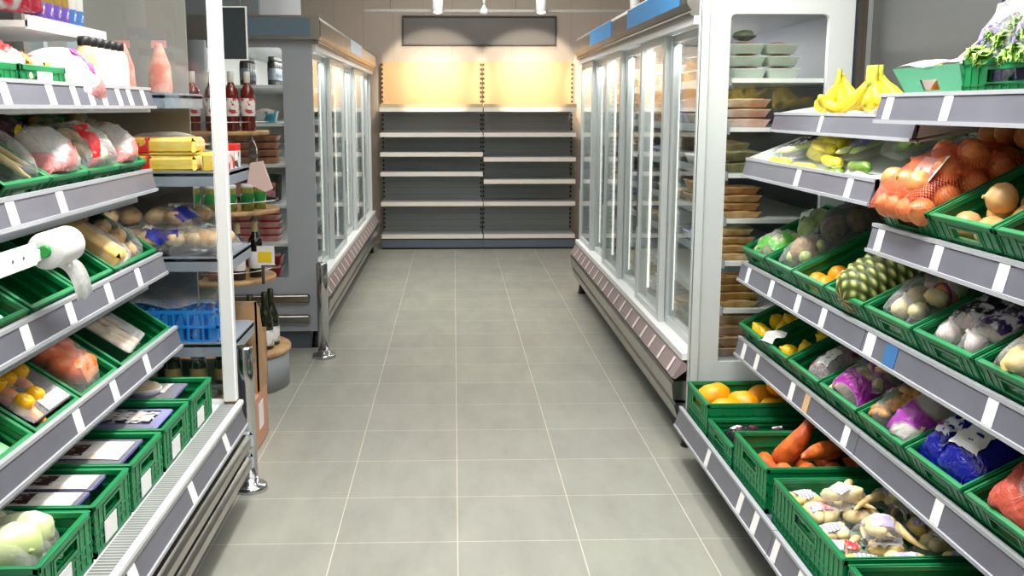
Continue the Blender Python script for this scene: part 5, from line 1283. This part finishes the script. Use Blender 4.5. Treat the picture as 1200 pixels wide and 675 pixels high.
bag('white bag with pink print between the low crate and the cartons', T(-1.15, 3.13, 1.56) @ RZ(1.5) @ RX(.7), .20, .2, .11, PALEF, [('root', M_POTW[0], 4, 1, 0)], [('magenta_print', -.1, .02, -.3, .2, MAG)])
bag('raspberry-red and white bag on the small upper shelf', T(-1.30, 3.03, 1.79) @ RZ(1.4) @ RX(.5), .24, .2, .12, film('raspberry_film', (236, 200, 210), opac=.4, mask='print', rgb2=(200, 30, 60), mscale=7), [('red_onion', M_REDON[1], 4, 1, 0)])
CT = mat('milk_white_carton', (244, 242, 236), rough=.4)
CB = dict(id='carton', prof=[(.024, 0), (.026, .004), (.026, .10), (.022, .125), (.013, .137), (.013, .142)], body=CT, label=(.026, .006, .035), lm=mat('pale_blue_label', (120, 140, 220), rough=.4, rgb2=(226, 232, 244), vscale=40), cap=(.015, .138, .160), cm=BLACK)
CO = dict(CB, id='cartono', body=mat('orange_drink', (236, 190, 130), rough=.25), label=(.026, .006, .07), lm=mat('orange_red_label', (236, 90, 44), rough=.4))
for i in range(6):
    bottle(['orange-labelled bottle with a black cap, first of the row', 'white bottle with a black cap, next to the orange-labelled one', 'white bottle with a black cap, third of the row', 'white bottle with a black cap, fourth of the row', 'white bottle with a black cap, fifth of the row', 'white bottle with a black cap, last of the row by the glass'][i], T(-1.13, 3.30+.064*i, 1.513), CO if i == 0 else CB, 'black-capped bottles on the top shelf', scale=1.28)
CG = dict(id='gold', prof=[(.024, 0), (.027, .004), (.027, .17), (.02, .2), (.013, .22)], body=mat('golden_juice', (196, 166, 84), rough=.15, rgb2=(160, 130, 60), vscale=12), label=(.027, .006, .065), lm=mat('violet_white_label', (120, 90, 190), rough=.4, rgb2=(244, 240, 248), vscale=26), cap=(.016, .215, .24), cm=CARD)
CV = dict(CG, id='wht', body=CT, lm=mat('blue_white_label', (80, 130, 200), rough=.4, rgb2=(244, 244, 248), vscale=26))
for i in range(6):
    bottle(('golden bottle with a violet label on the small upper shelf, ' if i < 4 else 'white bottle with a blue label on the small upper shelf, ')+['first', 'second', 'third', 'fourth', 'beside the golden ones', 'nearest the glass'][i], T(-1.21, 3.14+.064*i, 1.739), CG if i < 4 else CV, 'bottles on the small upper shelf')

# ------------------------------------------------------------------ end gondola behind the glass
GX0, GX1, GY0, GY1 = -1.60, -.872, 4.02, 4.5
g = thing('end_shelving', 'grey end shelving behind the glass end, with noodles and bread', 'shelving', (-1.2, 4.25, 0))
part('base', MB().box(GX0, -1.09, GY0, GY1, 0, .12), GONDL, g, True)
part('back_panel', MB().box(GX0-.03, GX0, GY0, GY1, 0, 2.1), BACKP, g, True)
part('rear_panel', MB().box(GX0, -1.12, GY1+.002, GY1+.022, .42, 2.1), BACKP, g, True)
for y in (GY0+.06, GY1-.04): part('upright', MB().box(GX0, GX0+.05, y, y+.04, .12, 2.05), mat('pale_blue_upright', (196, 212, 220), rough=.4), g, True)
for z in (.585, .925, 1.255, 1.55):
    b = MB(); w = GX1 if z < 1.5 else -1.05
    b.prism([(GX0, GY0), (w-.04, GY0), (w-.01, GY0+.015), (w, GY0+.06), (w, GY1-.05), (w-.03, GY1), (GX0, GY1)], 'z', z-.012, z)
    b.prism([(GX0, GY0), (w-.04, GY0), (w-.01, GY0+.015), (w, GY0+.06), (w, GY1-.05), (w-.006, GY1-.05), (w-.006, GY0+.06), (w-.014, GY0+.02), (w-.04, GY0+.006), (GX0, GY0+.006)], 'z', z-.05, z+.008)
    part('shelf', b, mat('blue_grey_shelf', (150, 160, 174), rough=.35), g, True)
NOOD = mat('noodle_yellow', (250, 206, 50), rough=.3, rgb2=(255, 226, 110), vscale=18)
def noodle(label, x0, x1, y, z):
    t = thing('noodle_pack', label, 'noodle pack', ((x0+x1)/2, y, z), 'yellow noodle packs')
    a = x1-x0; part('noodles', MB().cbox(-a/2, a/2, -.085, .085, 0, .064, .014), NOOD, t); part('film', bag_mesh(a+.01, .178, .085, x0*7+z, FILMC, .04, .4, .012), None, t, M=T(0, 0, .001))
    part('red_end_label', MB().cbox(-a/2-.002, -a/2+.11, -.087, .087, .002, .066, .008), mat('red_yellow_print', (226, 40, 40), rough=.35, rgb2=(250, 190, 60), vscale=24), t)
for zi, z in enumerate((1.256, 1.325)):
    noodle('yellow noodle pack behind the glass, %s layer' % ['lower', 'upper'][zi], -1.27, -.99, 4.13, z)
noodle('yellow noodle pack lying behind the front pile', -1.27, -.97, 4.345, 1.256)
t = thing('noodle_pack', 'short yellow noodle pack with a red end, right of the white post', 'noodle pack', (-.905, 4.14, 1.256))
part('body', MB().cbox(-.07, -.005, -.08, .08, 0, .075, .01), NOOD, t); part('red_end', MB().cbox(-.005, .028, -.08, .08, 0, .075, .008), mat('white_red_print', (240, 236, 232), rough=.4, rgb2=(222, 40, 44), vscale=16), t)
t = thing('small_box', 'small white and red box standing on the noodle shelf, right of the post', 'box', (-.92, 4.36, 1.256)); part('body', MB().cbox(-.03, .03, -.04, .04, 0, .10, .003), mat('box_print', (238, 236, 232), rough=.5, rgb2=(60, 60, 64), vscale=20), t); part('red_top', MB().cbox(-.0305, .0305, -.0405, .0405, .07, .101, .003), REDP, t)
BREAD = mat('bread_crust', (206, 150, 88), rough=.6, rgb2=(236, 206, 160), vscale=16)
M_BUN = MB().blob((0, 0, 0), (.045, .038, .030), 12, 9, amp=.12).mesh('bun', BREAD)
BREADF = film('blue_white_bread_film', (250, 250, 250), opac=.05)
k = 0
for (x, y, z, a, l) in ((-1.42, 4.13, .926, .2, 'front row, far left'), (-1.23, 4.12, .926, -.2, 'front row, second'), (-1.06, 4.12, .926, .3, 'front row, left of the post'), (-.97, 4.14, .926, 1.2, 'front row, right of the post'), (-1.33, 4.15, 1.01, .4, 'upper row, left'), (-1.13, 4.16, 1.01, -.3, 'upper row, middle'), (-1.38, 4.34, .926, .1, 'back row, left'), (-1.12, 4.36, .926, .1, 'back row, middle'), (-1.1, 4.34, 1.0, .5, 'back row, on top')):
    bag('blue printed bag of bread rolls behind the glass, '+l, T(x, y, z) @ RZ(a), .21, .17, .115, BREADF, [('bun', M_BUN, 5, 1, 0)], [('blue_band', -.48, -.15, -.42, .42, BLUEINK)] if k % 2 == 0 else [('white_print', .05, .25, -.2, .2, CARD), ('blue_band', .22, .48, -.42, .42, BLUEINK)], name='bread_bag', group='bread bags behind the glass'); k += 1
# blue bottle crate with a clear sheet over it
t = thing('blue_crate', 'bright blue plastic crate of small bottles behind the glass', 'crate', (-1.12, 4.16, .586)); BL = mat('bright_blue_plastic', (36, 142, 232), rough=.35)
b = MB(); w, d, h = .38, .25, .13
for z0, z1 in ((0, .012), (.06, .07), (h-.012, h)):
    b.box(-w/2, w/2, -d/2, -d/2+.01, z0, z1); b.box(-w/2, w/2, d/2-.01, d/2, z0, z1); b.box(-w/2, -w/2+.01, -d/2, d/2, z0, z1); b.box(w/2-.01, w/2, -d/2, d/2, z0, z1)
for i in range(14):
    x = -w/2+.005+(w-.01)*i/13; b.box(x-.005, x+.005, -d/2+.001, -d/2+.007, 0, h); b.box(x-.005, x+.005, d/2-.007, d/2-.001, 0, h)
for i in range(9):
    y = -d/2+.005+(d-.01)*i/8; b.box(w/2-.007, w/2-.001, y-.005, y+.005, 0, h); b.box(-w/2+.001, -w/2+.007, y-.005, y+.005, 0, h)
b.box(-w/2+.005, w/2-.005, -d/2+.005, d/2-.005, .002, .008)
part('body', b, BL, t)
dv = MB()
for i in range(1, 6): dv.box(-w/2+w*i/6-.003, -w/2+w*i/6+.003, -d/2+.01, d/2-.01, .01, h-.02)
for i in range(1, 4): dv.box(-w/2+.01, w/2-.01, -d/2+d*i/4-.003, -d/2+d*i/4+.003, .01, h-.021)
part('dividers', dv, BL, t)
K_SM = dict(id='small', prof=[(.02, 0), (.022, .003), (.022, .07), (.012, .10), (.011, .115)], body=mat('pale_blue_bottle', (90, 170, 235), rough=.2), cap=(.013, .113, .128), cm=mat('blue_cap', (40, 130, 220), rough=.35))
for i in range(6):
    for j in range(4):
        bottle('small blue-capped bottle in the blue crate, '+['front row', 'second row', 'third row', 'back row'][j]+', '+['leftmost', 'second', 'third', 'fourth', 'fifth', 'rightmost'][i], T(-1.12-w/2+w*(i+.5)/6, 4.16-d/2+d*(j+.5)/4, .595), K_SM, 'small bottles in the blue crate', scale=.9)
single('clear_sheet', MB().grid(lambda u, v: (-1.3+.36*u, 4.05+.34*v, .735+.10*v+.012*math.sin(u*9+v*4)), 14, 8), FILM, 'crinkled clear plastic sheet resting over the blue crate', 'plastic sheet')
K_PAL = mat('dark_glass_jar', (44, 46, 40), rough=.12, coat=.4)
K_DJ = dict(id='dkjar', prof=[(.034, 0), (.038, .004), (.038, .09), (.03, .105), (.028, .11)], body=K_PAL, label=(.038, .02, .07), lm=mat('ochre_label', (150, 130, 80), rough=.5, rgb2=(60, 60, 54), vscale=20), cap=(.031, .108, .125), cm=BLACK)
part('low_shelf', MB().box(GX0, GX1-.01, GY0, GY1, .40, .412), DARKG, g, True)
for i in range(6): bottle('dark jar with an ochre label low behind the glass, '+['leftmost', 'second', 'third', 'fourth', 'fifth', 'rightmost'][i], T(-1.43+.1*i, 4.09, .413), K_DJ, 'dark jars behind the glass', cat='jar', name='jar', scale=.9)
for i, (x, l) in enumerate(((-1.3, 'left'), (-1.16, 'middle'), (-1.02, 'right'))):
    t = thing('red_pouch', 'red and orange standing pouch behind the glass on the top shelf, '+l, 'pouch', (x-.12, 4.16, 1.551), 'red pouches')
    part('body', MB().lathe([(.05, 0), (.056, .02), (.05, .12), (.02, .20), (.014, .215)], 14, M=S(.85, .5, .92), wob=.06, seed=i), mat('red_orange_foil', (224, 120, 100), rough=.3, rgb2=(240, 196, 180), vscale=14), t)
    part('top_seal', MB().box(-.028, .028, -.003, .003, .180, .208), mat('pink_foil', (236, 170, 170), rough=.3), t)
# cartons of kraft board at the foot of the end shelving and beside it
t = thing('cardboard_box', 'salmon cardboard box with two white stickers on the floor behind the front bollard', 'box', (-.98, 4.40, 0)); part('body', MB().cbox(-.98-.09, -.875, 4.08, 4.72, .005, .24, .004), mat('salmon_card', (206, 150, 124), rough=.7), t, True)
t.location = (-.98, 4.40, 0)
for y in (4.24, 4.5): part('sticker', MB().box(-.875, -.873, y, y+.1, .08, .2), CARD, t, True)
part('tape', MB().box(-1.0, -.95, 4.08, 4.72, .2395, .241), mat('tan_tape', (190, 150, 110), rough=.4), t, True)
t = thing('display_carton', 'kraft display carton of brown bottles right of the blue crate', 'carton', (-.97, 4.62, .40))
b = MB(); b.box(-1.06, -.875, 4.53, 4.54, .25, .66); b.box(-1.06, -.875, 4.74, 4.75, .25, .50); b.box(-1.06, -1.05, 4.54, 4.74, .25, .66); b.prism([(4.53, .25), (4.75, .25), (4.75, .46), (4.66, .50), (4.60, .62), (4.53, .66)], 'x', -.883, -.875); b.box(-1.06, -.875, 4.53, 4.75, .242, .25)
part('body', b, KRAFT, t, True)
for i in range(2):
    for j in range(2): bottle('brown bottle in the kraft display carton, '+['far left', 'near left', 'far right', 'near right'][i*2+j], T(-1.01+.08*i, 4.69-.09*j, .251), dict(id='brown', prof=[(.030, 0), (.034, .004), (.034, .22), (.016, .29), (.014, .33)], body=mat('brown_glass', (96, 52, 30), rough=.15, rgb2=(60, 30, 20), vscale=20), cap=(.016, .328, .35), cm=mat('rusty_cap', (150, 80, 50), rough=.4)), 'brown bottles in the carton')

# ------------------------------------------------------------------ round wooden wine display
wx, wy = -1.24, 5.60
wd = thing('round_wine_stand', 'round grey and wood stand of wine shelves before the left chiller', 'display stand', (wx, wy, 0))
part('drum', MB().lathe([(.325, 0), (.325, .195)], 48, M=T(wx, wy, 0)), mat('grey_drum', (150, 156, 160), rough=.4), wd, True)
part('drum_top', MB().lathe([(.335, .195), (.338, .20), (.338, .214), (.334, .22)], 48, M=T(wx, wy, 0)), WOOD, wd, True)
part('column', MB().lathe([(.05, .22), (.05, 1.85)], 20, M=T(wx-.1, wy, 0)), mat('grey_column', (130, 134, 138), rough=.4), wd, True)
for z, r in ((.61, .27), (.975, .30), (1.385, .26)):
    s_ = part('shelf', MB().lathe([(r-.004, z-.022), (r, z-.018), (r, z-.004), (r-.004, z)], 44, M=T(wx, wy, 0)), WOOD, wd, True)
    pts = [(wx+(r-.006)*math.cos(a), wy+(r-.006)*math.sin(a), z+.045) for a in [2*PI*i/40 for i in range(41)]]
    part('wire_rail', MB().tube(pts, .003, 5, cap=False), CHROME, s_, True)
def ring(n, r, z, a0, a1, kind, lab, words, grp):
    for i in range(n):
        a = D(a0+(a1-a0)*i/max(1, n-1)); bottle(lab+', '+words[i], T(wx+r*math.cos(a), wy+r*math.sin(a), z), kind, grp)
W6 = ['leftmost', 'second from the left', 'third from the left', 'fourth from the left', 'fifth from the left', 'rightmost']
for i, (x, y) in enumerate(((-1.228, 5.41), (-1.133, 5.42), (-1.06, 5.47), (-1.33, 5.43))):
    bottle('rosé wine bottle with a white cap on the upper wooden shelf, '+['leftmost one in sight', 'middle', 'rightmost', 'behind the white post'][i], T(x, y, 1.386), K_ROSE, 'rosé bottles')
ring(6, .215, .976, 215, 345, K_JAR, 'jar of pickles with a green label on the wooden shelf', W6, 'pickle jars')
ring(4, .19, .611, 230, 340, K_DARK, 'dark wine bottle with a cream cap on the low wooden shelf', W6[:3]+['rightmost'], 'dark wine bottles')
ring(6, .235, .221, 235, 365, K_CHAMP, 'green champagne bottle with a white label on the drum', W6, 'champagne bottles')
t = thing('price_card', 'yellow and white price card clipped to the low wine shelf', 'price card', (-1.0, 5.36, .72)); part('card', MB().box(-1.02, -.93, 5.352, 5.355, .70, .80), CARD, t, True); part('yellow_print', MB().box(-1.015, -.945, 5.3505, 5.352, .715, .77), mat('yellow_print', (250, 214, 40), rough=.5), t, True); part('clip', MB().box(-1.0, -.985, 5.355, 5.365, .60, .71), CHROME, t, True)
t = thing('paper_bag', 'pale pink paper bag hanging at the edge of the noodle and jar shelves', 'bag', (-.99, 5.0, 1.05)); b = MB(); b.prism([(-1.02, 1.23), (-.96, 1.24), (-.915, 1.10), (-.95, 1.085), (-1.04, 1.13)], 'y', 5.27, 5.30); part('body', b, mat('pale_pink_paper', (236, 206, 198), rough=.6), t, True); part('hook', MB().tube([(-.99, 5.285, 1.235), (-.99, 5.30, 1.30), (-1.03, 5.36, 1.365)], .003, 6), CHROME, t, True)
t = thing('black_board', 'small black board in a thin white frame hanging over the wine stand', 'sign', (-1.0, 4.9, 1.72))
b = MB(); b.box(-1.10, -.945, 4.897, 4.905, 1.722, 1.951); part('board', b, mat('blackboard', (44, 52, 58), rough=.5), t, True)
f = MB(); f.box(-1.106, -.939, 4.893, 4.907, 1.951, 1.957); f.box(-1.106, -.939, 4.893, 4.907, 1.716, 1.722); f.box(-1.106, -1.10, 4.893, 4.907, 1.722, 1.951); f.box(-.945, -.939, 4.893, 4.907, 1.722, 1.951); part('frame', f, WHITE, t, True)
for x in (-1.08, -.965): part('cord', MB().tube([(x, 4.9, 1.955), (x, 4.9, 3.3)], .0015, 5), STEEL, t, True)

# ------------------------------------------------------------------ goods in the chillers
BRN = mat('brown_baked', (120, 66, 36), rough=.6, rgb2=(190, 130, 80), vscale=14); TAN = mat('tan_baked', (222, 182, 128), rough=.6, rgb2=(196, 146, 90), vscale=14)
PALEB = mat('pale_mint_card', (214, 226, 214), rough=.5)
STK_ME = {}
def stack_pack(label, x, y, z, a, b, h, tm, cm, name='food_tray', cat='food tray', group=None):
    t = thing(name, label, cat, (x, y, z), group)
    key = (a, b, h, tm.name)
    if key not in STK_ME: STK_ME[key] = (tray_mesh(a, b, h*.8, .8, m=tm, rnd=.015), lid_mesh(a*.92, b*.92, h*.8, cm, h*.18, 'food'), )
    part('tray', STK_ME[key][0], None, t); part('food', MB().blob((0, 0, h*.78), (a*.42, b*.42, h*.2), 12, 6, amp=.3, fq=6, seed=len(STK_ME)), cm, t)
    return t
P6 = ['bottom', 'second', 'third', 'fourth', 'fifth', 'top']
z = 1.626
for ci, x in enumerate((1.255, 1.40)):
    for k in range(3):
        stack_pack('pale mint food tray in the end window, %s stack, %s' % (['left', 'right'][ci], ['bottom', 'middle', 'top'][k]), x-.006*k, 4.51, z+.051*k, .15, .13, .05, PALEB, BRN, group='mint trays in the end window')
t = thing('food_bowl', 'dark bowl of green food on top of the left tray stack', 'bowl', (1.24, 4.51, z+.158)); part('bowl', MB().lathe([(.02, 0), (.05, .015), (.052, .02)], 18), DARKG, t); part('food', MB().blob((0, 0, .022), (.047, .047, .022), 14, 8, amp=.2), mat('dull_green_food', (120, 140, 100), rough=.6), t)
def pile(n, x, y, z0, a, b, h, tm, cm, base, grp, name='food_pack', cat='food pack'):
    for k in range(n):
        stack_pack(base+', '+(P6[k] if k < n-1 else 'top')+' of the pile', x+R.uniform(-.006, .006), y+R.uniform(-.006, .006), z0+h*k, a, b, h*.98, tm, cm, name, cat, grp)
WP = mat('white_pink_pack', (240, 228, 220), rough=.35, rgb2=(226, 180, 160), vscale=10); GP = mat('olive_pack', (96, 96, 50), rough=.4, rgb2=(150, 140, 90), vscale=12)
pile(3, 1.26, 4.52, 1.421, .19, .15, .042, WP, TAN, 'white and pink food pack in the chiller end window', 'pink packs')
pile(2, 1.25, 4.52, 1.226, .17, .14, .05, GP, GP, 'olive dark food pack in the chiller end window', 'olive packs')
pile(4, 1.245, 4.52, 1.031, .17, .15, .035, TAN, BREAD, 'round tan flatbread pack in the chiller end window', 'flatbread packs')
pile(4, 1.235, 4.52, .846, .15, .14, .036, mat('amber_pack', (214, 166, 104), rough=.4, rgb2=(240, 214, 170), vscale=22), TAN, 'amber bun pack in the chiller end window', 'bun packs')
pile(4, 1.25, 4.52, .637, .18, .15, .036, mat('toast_pack', (176, 130, 70), rough=.4, rgb2=(206, 180, 120), vscale=16), BREAD, 'toast brown bread pack in the chiller end window', 'bread packs')
pile(4, 1.25, 4.54, .412, .19, .18, .05, mat('rye_pack', (190, 160, 120), rough=.35, rgb2=(226, 200, 180), vscale=12), BREAD, 'large rye bread pack at the bottom of the end window', 'rye bread packs')
# rows seen through the sliding doors
cols = [mat('lilac_white_box', (226, 226, 240), rough=.4, rgb2=(150, 150, 196), vscale=16), mat('cream_box', (240, 226, 196), rough=.45, rgb2=(214, 180, 130), vscale=12), mat('caramel_box', (196, 144, 90), rough=.45, rgb2=(226, 196, 150), vscale=12), mat('dark_box', (64, 62, 70), rough=.4, rgb2=(110, 104, 108), vscale=14), mat('white_box', (236, 238, 240), rough=.4)]
rows = ['lowest', 'second', 'third', 'fourth', 'fifth', 'top']
for si, z in enumerate([.442]+RZS[1:]):
    for c in range(11):
        y = 4.78+c*.335
        cm = cols[(si*2+c*3+(c//2)) % 5]
        for k in range(1 if (si+c) % 3 else 2):
            stack_pack('%s pack behind the right chiller doors, %s shelf, column %s%s' % (['lilac-white', 'cream', 'caramel', 'dark', 'white'][(si*2+c*3+(c//2)) % 5], rows[si], ['nearest', 'second', 'third', 'fourth', 'fifth', 'sixth', 'seventh', 'eighth', 'ninth', 'tenth', 'farthest'][c], ', on top' if k else ''), 1.245, y, z+.001+.066*k, .17, .26, .065, cm, cm, 'chilled_pack', 'food pack', 'packs behind the right chiller doors')
# left chiller: end window
DKT = mat('dark_choc_pack', (70, 44, 34), rough=.35, rgb2=(140, 90, 64), vscale=14)
for c, x in enumerate((-1.17, -1.34)):
    pile(4, x, 6.62, 1.161, .16, .15, .046, mat('amber_clear_tray', (170, 104, 72), rough=.3, rgb2=(206, 150, 116), vscale=12), DKT, 'amber meat tray in the left chiller window, %s pile' % ['right', 'left'][c], 'amber trays in the left chiller')
    pile(4, x, 6.62, .671, .15, .15, .044, mat('pink_meat_tray', (214, 130, 124), rough=.3, rgb2=(240, 190, 184), vscale=12), REDP, 'pink meat tray in the left chiller window, %s pile' % ['right', 'left'][c], 'pink trays in the left chiller')
    pile(2, x, 6.60, .446, .16, .15, .075, mat('red_white_tray', (236, 190, 190), rough=.3, rgb2=(214, 60, 66), vscale=10), WP, 'red and white packet low in the left chiller window, %s pile' % ['right', 'left'][c], 'red white packets')
    for k in range(3):
        t = thing('flat_pack', 'dark flat pack leaning in the left chiller window, %s, %s' % (['right set', 'left set'][c], ['front', 'middle', 'back'][k]), 'pack', T(x+.0, 6.55+.05*k, .925) @ RX(-.35), 'dark leaning packs'); part('body', MB().cbox(-.07, .07, -.008, .008, 0, .17, .004), BLACK, t); part('print', MB().box(-.05, .05, -.0095, -.008, .03, .12), mat('rosy_print', (206, 130, 134), rough=.4, rgb2=(60, 50, 54), vscale=14), t)
    for k in range(4):
        bottle('black-capped can in the left chiller window, upper shelf, '+['right', 'left'][c]+' '+['first', 'second', 'third', 'fourth'][k], T(x+.06-.05*k*.0, 6.54+.075*k, 1.642), dict(id='can', prof=[(.026, 0), (.029, .004), (.029, .13), (.02, .15)], body=BLACK, label=(.029, .03, .10), lm=mat('grey_can_label', (120, 130, 140), rough=.4, rgb2=(40, 44, 50), vscale=20), cap=(.021, .148, .17), cm=DARKG), 'cans in the left chiller')
    stack_pack('white and turquoise packet in the left chiller window, %s' % ['right', 'left'][c], x, 6.6, 1.412, .15, .14, .09, mat('turquoise_print', (236, 236, 232), rough=.4, rgb2=(40, 150, 170), vscale=12), WP)
for si, z in enumerate((.67, 1.16)):
    for c in range(7):
        pass
